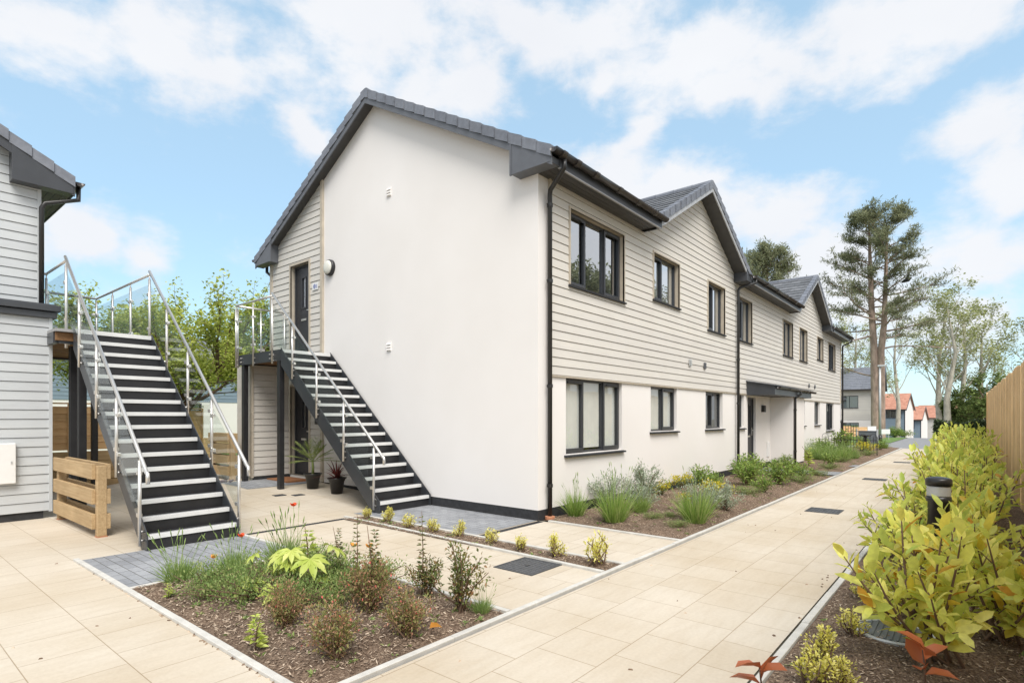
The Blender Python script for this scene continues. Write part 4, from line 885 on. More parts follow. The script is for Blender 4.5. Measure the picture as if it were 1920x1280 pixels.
# left background: sleeper wall with lap panels on it, lawn, blue-grey terrace
T = thing('sleeper_wall', (-3.5, 9.45, 0), 'low wall of stacked brown timber sleepers behind the left stair', 'sleeper wall')
for k in range(4):
    x = -6.5 - (k % 2) * .7
    while x < -2.15:
        b = min(x + 2.4, -2.12); m = MB(); m.box(x + .004, b, 9.42 + rng.uniform(0, .012), 9.55, .0 + k * .2, k * .2 + .195); m.build('sleeper', 'timberx', T, bevel=.006); x += 2.4
def lap_panel(x0, x1, y, z0, z1, label, grp='lap panels on the sleeper wall'):
    T = thing('lap_fence_panel', ((x0 + x1) / 2, y, z0), label, 'fence panel', grp)
    m = MB(); n = int((z1 - z0 - .08) / .13)
    for i in range(n):
        z = z0 + .03 + i * (z1 - z0 - .08) / n; m.hexa([(x0 + .02, y - .018, z), (x1 - .02, y - .018, z + rng.uniform(-.004, .004)), (x1 - .02, y + .0, z), (x0 + .02, y + .0, z), (x0 + .02, y - .004, z + .15), (x1 - .02, y - .004, z + .15), (x1 - .02, y + .006, z + .15), (x0 + .02, y + .006, z + .15)])
    m.build('lap_boards', 'lap', T)
    m = MB(); m.box(x0, x0 + .04, y - .04, y - .0185, z0, z1); m.box(x1 - .04, x1, y - .04, y - .0185, z0, z1); m.box((x0 + x1) / 2 - .02, (x0 + x1) / 2 + .02, y - .035, y - .0185, z0, z1); m.box(x0, x1, y - .04, y + .02, z1, z1 + .03); m.build('panel_battens', 'lap', T)
lap_panel(-6.2, -4.4, 9.5, .8, 1.78, 'orange lap panel on the sleeper wall, partly behind the pale house'); lap_panel(-4.36, -2.6, 9.5, .8, 1.78, 'orange lap panel on the sleeper wall behind the stair columns')
lap_panel(-.9, .75, 13.6, .0, 1.75, 'orange lap panel at the edge of the lawn seen through the stair glass', 'lap panels by the lawn')
T = thing('sleeper_edge', (3, 19.5, 0), 'stacked sleepers edging the far side of the lawn', 'sleeper edging')
for k in range(3): m = MB(); m.box(.6, 7, 19.4, 19.6, k * .22, k * .22 + .21); m.build('sleeper', 'timberx', T)
sheet('paving', 0.02, 6, 8.4, 9.3, .0, 'slab'); 
T = thing('cobble_heap', (-1.35, 7.3, gz(-1.3, 7.3)), 'small patch of dark slate cobbles by the landing column', 'cobbles')
m = MB()
for i in range(60):
    x, y, r = rng.gauss(-1.45, .13), rng.gauss(7.2, .13), rng.uniform(.02, .045); m.lathe((x, y, gz(x, y)), [(r * .5, -.01), (r, r * .3), (r * .7, r * .7), (r * .1, r * .85)], 6)
m.build('cobble_pile', 'cobble', T)
BT = thing('terrace_house', (0, 23, 0), 'blue-grey boarded terrace with white base behind the spring tree', 'terrace')
bt = lambda u, v, d: (u, 23 - d, v); wo = [(-3.2, -1.75, 2.85, 3.85), (3.05, 4.4, 1.35, 2.15), (6.6, 8, 1.35, 2.15), (.5, 1.9, 1.35, 2.15)]
m = MB(); cells(m, bt, -14, 14, 2.2, 4.3, wo[:1], (), (2.2, .16)); m.build('upper_boarding', 'blue', BT)
m = MB(); cells(m, bt, -14, 14, 0, 2.2, wo[1:]); m.face([(14, 23, 0), (14, 30, 0), (14, 30, 4.3), (14, 23, 4.3)]); m.build('base_wall', 'render', BT)
for o in wo: make_window(BT, bt, o, [(1, 0), (1, 1)], .05)
m = MB(); m.prism([(-14.3, 22.6, 4.3), (-14.3, 26.5, 5.6), (-14.3, 30.4, 4.3), (-14.3, 30.4, 4.2), (-14.3, 22.6, 4.2)], (28.6, 0, 0)); m.build('roof', 'tile', BT)

# ------------------------------------------------------------------ vegetation helpers
def unit(a): return a / np.maximum(np.linalg.norm(a, axis=1, keepdims=True), 1e-9)
def rdir(n, zlo=-1, zhi=1):
    z = nr.uniform(zlo, zhi, n); a = nr.uniform(0, 2 * np.pi, n); r = np.sqrt(np.maximum(0, 1 - z * z)); return np.stack([r * np.cos(a), r * np.sin(a), z], 1)
def leaves(mb, P, G, Lf, Wf, fold=.25, curl=.0, broad=False, up=None):
    """leaf faces at P growing along G; broad gives a curved eight-point leaf, otherwise a folded four-point one"""
    n = len(P); G = unit(G); Lf = np.broadcast_to(Lf, n)[:, None]; Wf = np.broadcast_to(Wf, n)[:, None]
    ref = np.tile([0, 0, 1.0], (n, 1)) + nr.normal(0, .35, (n, 3)) if up is None else up
    S = unit(np.cross(G, ref)); Nn = np.cross(S, G)
    if not broad:
        V = np.stack([P, P + G * Lf * .45 + S * Wf * .5 + Nn * Wf * fold, P + G * Lf - Nn * Lf * curl, P + G * Lf * .45 - S * Wf * .5 + Nn * Wf * fold], 1).reshape(-1, 3)
        b = (np.arange(n) * 4)[:, None]; mb.arrays(V, np.concatenate([b + [[0, 1, 2]], b + [[0, 2, 3]]])); return
    def sp(t): return P + G * Lf * t - Nn * Lf * curl * t * t
    c1, c2 = sp(.32), sp(.76)
    V = np.stack([P, c1 + S * Wf * .46 + Nn * Wf * fold, c1, c1 - S * Wf * .46 + Nn * Wf * fold, c2 + S * Wf * .42 + Nn * Wf * fold * .8, c2, c2 - S * Wf * .42 + Nn * Wf * fold * .8, sp(1.0)], 1).reshape(-1, 3)
    b = (np.arange(n) * 8)[:, None]
    nb = len(mb.v); mb.v += V.tolist()
    for q in ([0, 1, 2], [0, 2, 3], [1, 4, 5, 2], [2, 5, 6, 3], [4, 7, 5], [5, 7, 6]): mb.f += [tuple(i + nb for i in r) for r in (b + [q]).tolist()]
def blades(mb, P, G, Lf, Wf, droop=.3, segs=4):
    n = len(P); G = unit(G); Lf = np.broadcast_to(Lf, n)[:, None]; W = np.broadcast_to(Wf, n)[:, None]; S = unit(np.cross(G, np.tile([0, 0, 1.0], (n, 1)) + nr.normal(0, .3, (n, 3))))
    D = np.broadcast_to(droop, n)[:, None]; rows = []
    for k in range(segs + 1):
        t = k / segs; c = P + G * Lf * t + np.array([[0, 0, -1.0]]) * Lf * D * t * t; w = W * .5 * (1 - t ** 2.2) + .0004
        rows += [c - S * w, c + S * w]
    V = np.stack(rows, 1).reshape(-1, 3); b = (np.arange(n) * (2 * segs + 2))[:, None]
    mb.arrays(V, np.concatenate([b + [[2 * k, 2 * k + 1, 2 * k + 3, 2 * k + 2]] for k in range(segs)]))
def mesh_of(mb, name, mat):
    me = bpy.data.meshes.new(name); me.from_pydata(mb.v, [], mb.f); me.materials.append(M[mat]); me.polygons.foreach_set('use_smooth', [True] * len(me.polygons)); return me
def place(proto, name, loc, label, cat, group=None, rz=None, sc=1.0, tilt=0):
    rz = rng.uniform(0, 6.28) if rz is None else rz; S3 = sc if isinstance(sc, tuple) else (sc,) * 3
    root = bpy.data.objects.new(name, proto[0][1] if len(proto) == 1 else None); COL.objects.link(root)
    root.location = loc; root.rotation_euler = (tilt, 0, rz); root.scale = S3; tag(root, label, cat, group)
    if len(proto) > 1:
        for pn, me in proto:
            o = bpy.data.objects.new(pn, me); COL.objects.link(o); o.parent = root
            if pn == 'flower': o['kind'] = 'stuff'
    return root
def p_tuft(n, L0, L1, rad, tilt, mat, w=.006, stalks=0, sl=(.4, .6), smat='lav', droop=.25):
    a = nr.uniform(0, 6.283, n); r = rad * np.sqrt(nr.uniform(0, 1, n)); P = np.stack([r * np.cos(a), r * np.sin(a), np.zeros(n)], 1)
    t = nr.uniform(0, tilt, n) * (.4 + .6 * r / rad); b = a + nr.normal(0, .4, n); G = np.stack([np.sin(t) * np.cos(b), np.sin(t) * np.sin(b), np.cos(t)], 1)
    m = MB(); blades(m, P, G, nr.uniform(L0, L1, n), w, droop * nr.uniform(.3, 1.4, n)); res = [('foliage', mesh_of(m, 'foliage', mat))]
    if stalks:
        m = MB()
        for i in range(stalks):
            b = rng.uniform(0, 6.28); t = rng.uniform(.0, tilt * .75); Ls = rng.uniform(*sl); d = Vector((math.sin(t) * math.cos(b), math.sin(t) * math.sin(b), math.cos(t))); p0 = Vector((rng.gauss(0, rad * .4), rng.gauss(0, rad * .4), 0)); p1 = p0 + d * Ls
            m.tube([p0, p0.lerp(p1, .5) + Vector((0, 0, .01)), p1], [.0016, .0014, .001], 4); m.tube([p1 - d * .015, p1 + d * .012, p1 + d * .04], [.0015, .0045, .001], 5)
        res.append(('flower_stalk', mesh_of(m, 'flower_stalk', smat)))
    return res
def p_shrub(n, rx, h, lf, wf, mat, stems=9, flat=0, fold=.2, upb=.5, broad=False, curl=.1, clump=None, flowers=None, shape=1.0):
    """stems fan out of the base; leaves sit in clumps along them out to an uneven dome"""
    sm, fm = MB(), MB(); ends = []
    for i in range(stems):
        a = 6.283 * i / stems + rng.uniform(-.4, .4); rr = rx * rng.uniform(.15, 1.0) * (1 if i else .1); hh = h * rng.uniform(.55, 1.05) * (1 - .35 * (rr / rx) ** 2 * shape)
        p0 = Vector((rng.gauss(0, .02), rng.gauss(0, .02), 0)); p2 = Vector((rr * math.cos(a), rr * math.sin(a), hh)); p1 = p0.lerp(p2, .5) + Vector((rng.gauss(0, .03), rng.gauss(0, .03), hh * .12))
        sm.tube([p0, p1, p2], [.006, .004, .002], 5, False); ends.append((p0, p1, p2))
    k = max(1, n // stems); C_ = clump or rx * .22
    for (p0, p1, p2) in ends:
        t = nr.beta(2.2, 1.2, k); a0, a1, a2 = np.array(p0), np.array(p1), np.array(p2)
        Q = (1 - t)[:, None] ** 2 * a0 + 2 * (t * (1 - t))[:, None] * a1 + (t ** 2)[:, None] * a2
        off = rdir(k) * (nr.uniform(0, 1, k) ** .5)[:, None] * C_ * (.4 + .8 * t)[:, None]; Q = Q + off; Q[:, 2] = np.maximum(Q[:, 2], .008)
        G = unit(off / C_ + unit(np.stack([Q[:, 0], Q[:, 1], np.zeros(k)], 1)) * .35 + rdir(k) * .5 + np.array([[0, 0, upb]]))
        leaves(fm, Q, G, nr.uniform(lf * .6, lf * 1.2, k), nr.uniform(wf * .7, wf * 1.15, k), fold, curl, broad)
    res = [('foliage', mesh_of(fm, 'foliage', mat)), ('stem', mesh_of(sm, 'stem', 'twig'))]
    if flowers:
        m = MB(); q = np.array([p2 for _, _, p2 in ends for _ in range(flowers[1])]) + nr.normal(0, C_ * .6, (len(ends) * flowers[1], 3)); q[:, 2] = np.maximum(q[:, 2], .02)
        leaves(m, q, rdir(len(q)) * .5 + np.array([[0, 0, flowers[3]]]), flowers[2], flowers[2] * .6, .3); res.append(('flower', mesh_of(m, 'flower', flowers[0])))
    return res
def p_spire(h, mat, n=16, lf=.045):
    m, s = MB(), MB(); s.tube([(0, 0, 0), (rng.gauss(0, .02), rng.gauss(0, .02), h * .5), (rng.gauss(0, .03), rng.gauss(0, .03), h)], [.005, .004, .0015], 5)
    for i in range(n):
        z = h * (.12 + .86 * i / n); k = 6; a = nr.uniform(0, 6.28, k); P = np.stack([.003 * np.cos(a), .003 * np.sin(a), np.full(k, z)], 1)
        leaves(m, P, np.stack([np.cos(a), np.sin(a), nr.uniform(.1, .7, k)], 1), lf * (1.25 - .8 * i / n), lf * .42 * (1.2 - .7 * i / n), .2, .2)
    return [('foliage', mesh_of(m, 'foliage', mat)), ('stem', mesh_of(s, 'stem', 'twig'))]
def p_fatsia():
    m, s = MB(), MB()
    for i in range(17):
        a = rng.uniform(0, 6.28); hh = rng.uniform(.07, .30); rr = rng.uniform(.05, .32); c = Vector((rr * math.cos(a), rr * math.sin(a), hh)); s.tube([(0, 0, 0), c * .5 + Vector((0, 0, .05)), c], [.006, .004, .003], 5)
        R_ = rng.uniform(.09, .17); az_ = a + rng.gauss(0, .4); nrm = Vector((math.cos(az_) * .55, math.sin(az_) * .55, 1)).normalized(); t = Vector((math.cos(az_), math.sin(az_), -.35)).normalized(); t = (t - nrm * t.dot(nrm)).normalized(); b = nrm.cross(t)
        L_ = 7; pts = []
        for k in range(L_):
            an = (k - (L_ - 1) / 2) * .62; ln = R_ * (1 - .07 * abs(k - 3))
            d = t * math.cos(an) + b * math.sin(an); e = -t * math.sin(an) + b * math.cos(an)
            n0 = len(m.v); cen = c - nrm * 0
            tip = c + d * ln - nrm * ln * .28
            m.v += [tuple(c), tuple(c + d * ln * .38 - e * ln * .17 + nrm * .004), tuple(c + d * ln * .68 - e * ln * .15 - nrm * ln * .06), tuple(tip), tuple(c + d * ln * .68 + e * ln * .15 - nrm * ln * .06), tuple(c + d * ln * .38 + e * ln * .17 + nrm * .004), tuple(c + d * ln * .6 - nrm * ln * .09)]
            m.f += [(n0, n0 + 1, n0 + 6), (n0 + 1, n0 + 2, n0 + 6), (n0 + 2, n0 + 3, n0 + 6), (n0 + 3, n0 + 4, n0 + 6), (n0 + 4, n0 + 5, n0 + 6), (n0 + 5, n0, n0 + 6)]
    return [('foliage', mesh_of(m, 'foliage', 'fatsia')), ('stem', mesh_of(s, 'stem', 'cover'))]
def p_poppy(h, mat, bend=.06):
    m, s = MB(), MB(); top = Vector((bend, bend * .3, h)); s.tube([(0, 0, 0), (bend * .2, 0, h * .5), top], [.003, .0022, .002], 5)
    for k in range(4):
        a = k * 1.571 + .3; d = Vector((math.cos(a), math.sin(a), 0)); e = Vector((-d.y, d.x, 0)); n0 = len(m.v); c = top; w = .03
        m.v += [tuple(c), tuple(c + d * .018 - e * w * .7 + Vector((0, 0, .012))), tuple(c + d * .034 - e * w * .6 + Vector((0, 0, .034))), tuple(c + d * .038 + Vector((0, 0, .040))), tuple(c + d * .034 + e * w * .6 + Vector((0, 0, .034))), tuple(c + d * .018 + e * w * .7 + Vector((0, 0, .012)))]
        m.f.append(tuple(range(n0, n0 + 6)))
    return [('petals', mesh_of(m, 'petals', mat)), ('stem', mesh_of(s, 'stem', 'grassl'))]
def p_laurel(h, r, nst, per, lf, mat, seed):
    sm, fm = MB(), MB()
    for i in range(nst):
        a = 6.283 * i / nst + rng.uniform(-.5, .5); rr = r * rng.uniform(.25, 1.0); hh = h * rng.uniform(.55, 1.05) * (1 - .3 * (rr / r) ** 2)
        p0 = Vector((rng.gauss(0, .05), rng.gauss(0, .05), 0)); p2 = Vector((rr * math.cos(a), rr * math.sin(a), hh)); p1 = p0.lerp(p2, .45) + Vector((rr * .22 * math.cos(a), rr * .22 * math.sin(a), -hh * .02))
        pts = [p0 * (1 - t) ** 2 + p1 * 2 * t * (1 - t) + p2 * t * t for t in (0, .25, .5, .75, 1)]; sm.tube(pts, [.010, .009, .0075, .006, .003], 6, False)
        t = np.linspace(.22, 1.0, per) + nr.uniform(-.02, .02, per); t = np.clip(t, 0, 1); ph = np.arange(per) * 2.4 + rng.uniform(0, 6)
        A, Bq, Cq = np.array(p0), np.array(p1), np.array(p2); Q = ((1 - t) ** 2)[:, None] * A + (2 * t * (1 - t))[:, None] * Bq + (t * t)[:, None] * Cq
        D = unit(2 * (1 - t)[:, None] * (Bq - A) + 2 * t[:, None] * (Cq - Bq)); e1 = unit(np.cross(D, np.tile([0.3, .2, 1.0], (per, 1)))); e2 = np.cross(D, e1)
        rad = e1 * np.cos(ph)[:, None] + e2 * np.sin(ph)[:, None]; opn = (1.15 - .75 * t ** 3)[:, None]
        G = unit(rad * opn + D * .75 + np.array([[0, 0, .35]])); Lf = lf * nr.uniform(.42, 1.15, per)
        up = unit(D * 1.0 + np.array([[0, 0, .5]]) + nr.normal(0, .25, (per, 3)))
        leaves(fm, Q + G * .008, G, Lf, Lf * nr.uniform(.34, .44, per), .16, .22, True, up)
        for _ in range(2):      # side twigs
            q = pts[rng.choice((1, 2, 3))]; d = Vector((rng.gauss(0, 1), rng.gauss(0, 1), rng.uniform(.3, 1.2))).normalized(); e = q + d * rng.uniform(.10, .20) * (h / .8); sm.tube([q, e], [.004, .002], 5, False)
            k = 7; tt = np.linspace(.35, 1, k); ph = np.arange(k) * 2.4; Dn = np.tile(np.array(d), (k, 1)); f1 = unit(np.cross(Dn, np.tile([.2, .1, 1.0], (k, 1)))); f2 = np.cross(Dn, f1)
            Q = np.array(q) + tt[:, None] * (np.array(e) - np.array(q)); G = unit((f1 * np.cos(ph)[:, None] + f2 * np.sin(ph)[:, None]) * .9 + Dn * .7 + np.array([[0, 0, .3]])); Lf = lf * nr.uniform(.55, 1, k)
            leaves(fm, Q, G, Lf, Lf * .4, .16, .2, True, unit(Dn + np.array([[0, 0, .5]]) + nr.normal(0, .25, (k, 3))))
    return [('foliage', mesh_of(fm, 'foliage', mat)), ('stem', mesh_of(sm, 'stem', 'twig'))]

# ------------------------------------------------------------------ plants in the beds
def bz(b, x, y): return bed_h(b, x, y) - .004
LAV = [p_tuft(300, .12, .24, .085, 1.0, 'lav', .0045, 22, (.24, .40)) for _ in range(2)]
GRS = [p_tuft(420, .22, .50, .10, .85, 'grassl', .0055, 18, (.45, .62), 'lav') for _ in range(2)]
SIL = [p_shrub(1900, .30, .42, .034, .013, 'silver', 16, upb=.8) for _ in range(2)]
FUC = [p_shrub(2100, .20, .29, .022, .012, 'fuch', 22, clump=.05, upb=.4, flowers=('pink', 1, .017, -.6)) for _ in range(3)]
BRZ = [p_shrub(900, .20, .36, .030, .014, 'fuchg', 12, clump=.04, upb=.4) for _ in range(2)]
COV = [p_shrub(1700, .32, .12, .018, .012, 'cover', 24, clump=.07, upb=.6, shape=.3) for _ in range(3)]
GOLD = [p_shrub(480, .08, .16, .020, .011, 'gold', 11, clump=.025, upb=.7) for _ in range(3)]
GRN = [p_shrub(520, .28, .42, .062, .026, 'green', 12, clump=.08, upb=.5, curl=.2) for _ in range(3)]
EUP = [p_shrub(500, .22, .22, .03, .012, 'cover', 12, clump=.05, flowers=('euph', 26, .028, .8)) for _ in range(2)]
SPI = [p_spire(.58, 'fuchg'), p_spire(.34, 'fuchg'), p_spire(.22, 'fatsia', 7, .06)]
FAT = p_fatsia()
G1, G2 = 'plants in the front bed', 'plants in the bed along the flats'
SC = {'front': 1.22, 'facade': 1.32, 'far': 1.1, 'right': 1.12, 'strip': 1.2}
def pl(proto, name, x, y, bed, label, cat, group, sc=1.0, rz=None):
    sc = tuple(q * SC[bed] for q in sc) if isinstance(sc, tuple) else sc * SC[bed]
    return place(proto, name, (x, y, bz(bed, x, y)), label, cat, group, rz, sc)
pl(LAV[0], 'lavender', -4.565, .62, 'front', 'lavender tuft with wispy stalks at the bed corner below the left stair', 'lavender', G1, 1.0)
pl(LAV[1], 'lavender', -4.16, .45, 'front', 'lavender tuft beside the lower red poppy', 'lavender', G1, .98)
pl(LAV[1], 'lavender', -4.30, .10, 'front', 'short lavender tuft in front of the red poppy', 'lavender', G1, .72)
pl(LAV[0], 'lavender', -3.62, .52, 'front', 'tall wispy lavender behind the lime big-leaved plant', 'lavender', G1, 1.22)
pl(FAT, 'big_leaf_plant', -4.10, -.42, 'front', 'lime green plant with large lobed leaves in the middle of the front bed', 'shrub', G1, 1.0, .6)
pl(SPI[2], 'leaf_spike', -3.55, .18, 'front', 'pale green upright leaf spike behind the lobed plant', 'plant', G1, 1.5)
for x, y, s, lab in ((-4.52, .08, .85, 'low green creeper at the left of the front bed near the lavender'), (-4.44, -.42, .95, 'dense green creeper left of the lobed lime plant'), (-4.05, -1.0, .8, 'green creeper below the lobed lime plant'),
                     (-3.70, -.45, .95, 'green creeper right of the lobed lime plant'), (-3.45, .1, .75, 'green creeper at the far edge of the front bed'), (-3.62, -.95, .8, 'green creeper between the tall bronze stalks'), (-3.42, -.75, .7, 'trailing green creeper arching over the far kerb'), (-3.95, .1, .8, 'green creeper behind the lobed lime plant'), (-4.25, -.75, .85, 'green creeper between the lobed plant and the leftmost fuchsia'), (-3.85, -.72, .8, 'green creeper in front of the taller bronze stalks'), (-4.62, -.15, .6, 'low green creeper nearest the left kerb of the front bed')):
    pl(COV[rng.randrange(3)], 'creeping_plant', x, y, 'front', lab, 'ground cover', G1, (s, s, s * 1.5))
for x, y, s, k, lab in ((-4.56, -1.22, .72, 0, 'reddish fuchsia bush, leftmost in the front bed'), (-3.98, -1.40, .95, 1, 'large reddish fuchsia bush in the centre right of the front bed'), (-4.60, -1.90, .82, 2, 'reddish fuchsia bush nearest to the camera in the front bed'),
                        (-4.08, -1.96, .78, 0, 'reddish fuchsia bush beside the fallen orange leaf')):
    pl(FUC[k], 'fuchsia_bush', x, y, 'front', lab, 'fuchsia', G1, (s, s, s * 1.25))
pl(BRZ[0], 'bronze_shrub', -3.42, -1.42, 'front', 'bronze leaved shrub at the foot of the tallest stalk', 'shrub', G1, .85); pl(BRZ[1], 'bronze_shrub', -3.52, -1.92, 'front', 'dark bronze and green shrub at the right corner of the front bed', 'shrub', G1, (1.0, 1.0, 1.2))
pl(SPI[0], 'flower_stalk', -3.46, -1.40, 'front', 'tallest bronze leafy stalk rising from the bronze shrub', 'plant', G1, 1.0)
pl(SPI[0], 'flower_stalk', -3.80, -.98, 'front', 'bronze leafy stalk left of the centre fuchsia', 'plant', G1, .95); pl(SPI[1], 'flower_stalk', -3.68, -1.06, 'front', 'shorter bronze stalk beside the centre fuchsia', 'plant', G1, 1.35)
pl(SPI[1], 'flower_stalk', -3.36, -.05, 'front', 'thin green stalk at the far kerb of the front bed', 'plant', G1, 1.0)
pl(SPI[2], 'leaf_spike', -4.83, -1.36, 'front', 'yellow green seedling spike near the left kerb', 'plant', G1, .95); pl(SPI[2], 'leaf_spike', -4.80, .20, 'front', 'small yellow green seedling at the upper left kerb', 'plant', G1, .55)
pl(LAV[1], 'lavender', -3.40, -2.02, 'front', 'tiny green grass tuft at the right corner kerb', 'grass', G1, .5)
for x, y, h, mt, lab in ((-3.74, .12, .70, 'poppy', 'red poppy above the drain line, the higher of the two'), (-4.20, .22, .42, 'poppy', 'red poppy beside the lavender, the lower of the two'), (-4.42, .35, .22, 'poppyo', 'orange poppy by the grey blocks'), (-3.58, -.62, .34, 'poppyo', 'orange poppy left of the bronze stalk'), (-3.66, -.98, .42, 'poppyo', 'orange poppy at the shorter bronze stalk'), (-3.38, -1.9, .12, 'poppyo', 'small yellow orange flower inside the dark bronze shrub')):
    pl(p_poppy(h, M and mt, rng.uniform(-.05, .05)), 'poppy', x, y, 'front', lab, 'poppy', 'poppies in the front bed', .72)
m = MB(); leaves(m, np.array([[-3.98, -2.07, .085]]), np.array([[.5, -.5, .25]]), .085, .075, .35, .3, True); tag(m.build('fallen_leaf', 'poppyo'), 'orange dry leaf lying by the kerb of the front bed', 'leaf')
WORD = ['first', 'second', 'third', 'fourth', 'fifth', 'sixth', 'seventh', 'eighth', 'ninth']
for i, (x, y) in enumerate([(-1.523, 2.041), (-1.495, 1.548), (-1.566, 1.031), (-1.54, .558), (-1.543, .053), (-1.564, -.476), (-1.629, -.977), (-1.60, -1.426), (-1.623, -1.971)]):
    s = rng.uniform(.85, 1.1) * (1.0 if i < 7 else 1.25)
    pl(GOLD[i % 3], 'golden_shrub', x, y, 'strip', WORD[i] + ' little golden shrub from the stair foot in the narrow bark strip', 'shrub', 'golden shrubs in the narrow strip', (s, s, s * (1.05 if i < 8 else 1.45)))
def weeds(bn, n, region):
    m = MB(); x0, x1, y0, y1 = region
    for i in range(n):
        x, y = rng.uniform(x0, x1), rng.uniform(y0, y1); k = rng.randint(4, 12); a = nr.uniform(0, 6.28, k); r = rng.uniform(.01, .035)
        P = np.stack([x + r * np.cos(a) * .3, y + r * np.sin(a) * .3, np.full(k, bed_h(bn, x, y))], 1); leaves(m, P, np.stack([np.cos(a), np.sin(a), nr.uniform(.2, 1.4, k)], 1), nr.uniform(.5, 1.3, k) * r * 1.3, r * .5, .2, .2)
    tag(m.build('low_weeds', 'cover'), 'tiny green weeds and seedlings scattered through the bark', 'weeds', kind='stuff')
weeds('front', 190, (-4.85, -3.3, KL + .06, .75)); weeds('facade', 240, (.12, 9.6, KL + .06, -.1)); weeds('far', 160, (10.9, 25.5, KL + .06, -.1)); weeds('strip', 30, (-1.74, -1.43, KL + .05, 2.2)); weeds('right', 60, (-3.8, 5, -5.2, KR - .06))
# along the facade
for x, y, k, s, lab in ((.50, -.32, 0, .78, 'green grassy tuft beside the corner downpipe'), (.42, -1.02, 1, 1.0, 'tall arching grass clump in front of the silver shrubs'), (1.14, -1.90, 0, .98, 'arching grass clump nearest to the footpath kerb'), (1.30, -.98, 1, .55, 'short grass clump under the middle silver shrub')):
    pl(GRS[k], 'grass_clump', x, y, 'facade', lab, 'grass', G2, s)
for x, y, s, lab in ((1.55, -.28, 1.0, 'silver grey shrub below the big ground floor window'), (1.55, -.82, .78, 'small silver grey shrub in the middle of its row'), (2.55, -.38, 1.15, 'silver grey shrub right of the big window sill'), (1.75, -1.78, .95, 'silver grey shrub behind the kerb grass clump'), (2.42, -1.88, .82, 'silver grey shrub near the footpath kerb, farther along')):
    pl(SIL[rng.randrange(2)], 'silver_shrub', x, y, 'facade', lab, 'shrub', G2, s)
for x, y, s, lab in ((3.25, -.42, .85, 'yellow flowering plant below the second ground floor window'), (4.55, -.30, .95, 'yellow flowering plant near the dark plinth'), (3.4, -1.35, 1.05, 'yellow flowering plant behind the silver shrubs'), (2.6, -1.2, .6, 'small yellow flowering plant in the bark')):
    pl(EUP[rng.randrange(2)], 'yellow_flower_plant', x, y, 'facade', lab, 'flowering plant', G2, s)
for x, y, s, lab in ((4.9, -1.75, .8, 'small green shrub by the kerb midway along the first bed'), (6.9, -.95, 1.0, 'green shrub in the middle of the bed before the porch path'), (5.1, -.75, .7, 'small green shrub behind the yellow flowers'), (8.0, -1.75, .9, 'green shrub at the kerb just before the porch path'), (9.2, -.9, .9, 'green shrub right beside the porch path'),
                     (5.5, -.32, 1.0, 'dark green shrub against the wall with a white bloom'), (5.9, -1.15, 1.25, 'large green shrub left of the path to the porch door'), (6.6, -1.62, 1.25, 'large green shrub near the kerb by the porch path'), (7.6, -.5, 1.0, 'green shrub against the wall before the middle downpipe'), (8.5, -.5, 1.2, 'green shrub at the foot of the middle downpipe'), (8.6, -1.4, .8, 'bronze green shrub by the porch path edge')):
    pl(GRN[rng.randrange(3)], 'green_shrub', x, y, 'facade', lab, 'shrub', G2, (s * .92, s * .92, s * .8))
for x, y, s, lab in ((4.4, -1.6, .8, 'low green mound by the kerb after the silver shrubs'), (7.3, -1.85, .95, 'low grey green mound by the kerb before the porch path'), (.95, -1.35, .5, 'small leafy seedling in the bark near the grass clumps'), (.7, -1.85, .5, 'flat pale rosette at the bed corner by the kerb'), (1.2, -1.5, .4, 'tiny seedling between the two grass clumps'), (8.0, -1.2, .9, 'low green mound in the middle before the porch path'), (9.2, -1.85, .8, 'low green mound at the kerb beside the porch path')):
    pl(COV[rng.randrange(3)], 'low_mound', x, y, 'facade', lab, 'ground cover', G2, s)
G3 = 'plants beyond the porch'
for i, (x, y, p, nm, s, lab) in enumerate(((11.3, -1.75, COV, 'low_mound', 1.0, 'low green mound just past the porch path'), (11.4, -.6, GRN, 'green_shrub', .8, 'golden green shrub before the porch side wall'), (12.3, -1.6, GRN, 'green_shrub', .9, 'green shrub between the two porch paths'), (11.9, -1.1, SPI, 'leaf_spike', 2.4, 'tall pale leaf spike beside the porch side wall'),
        (14.0, -1.6, COV, 'low_mound', 1.2, 'low green mound beyond the second porch path'), (18.2, -1.8, COV, 'low_mound', 1.2, 'low green mound before the bow-top railing'), (19.7, -1.6, EUP, 'yellow_flower_plant', 1.5, 'yellow plant beside the bow-top railing'), (17.6, -.4, GRN, 'green_shrub', 1.5, 'dark green shrub against the wall before the railing'), (20.6, -.6, GRN, 'green_shrub', 2.1, 'tall green shrub behind the bow-top railing'), (21.2, -1.2, EUP, 'yellow_flower_plant', 1.6, 'yellow plant behind the bow-top railing'),
        (22.6, -1.7, GRN, 'green_shrub', 1.0, 'green shrub near the end of the far bed'), (24.3, -1.7, GRS, 'grass_clump', .8, 'grass clump at the very end of the far bed'), (23.6, -.9, GRN, 'green_shrub', 1.3, 'round green shrub at the end corner of the flats'))):
    pl(p[i % len(p)] if p is not SPI else SPI[2], nm, x, y, 'far', lab, 'shrub', G3, s)
k = 0
for y in (-.35, -.75, -1.15, -1.55):
    for x in (14.6, 15.3, 16.0, 16.7, 17.3):
        if y < -1.3 and x > 16.8: continue
        row = {-.35: 'along the wall', -.75: 'second row from the wall', -1.15: 'third row from the wall', -1.55: 'row by the footpath'}[y]; col = {14.6: 'nearest', 15.3: 'second', 16.0: 'third', 16.7: 'fourth', 17.3: 'farthest'}[x]
        pl(LAV[k % 2] if k % 3 else GRS[0], 'lavender', x + rng.uniform(-.15, .15), y + rng.uniform(-.1, .1), 'far', 'green lavender in the drift past the porch, %s, %s plant' % (row, col), 'lavender', 'lavender drift past the porch', (1.5, 1.5, 1.35) if k % 3 else 1.0); k += 1

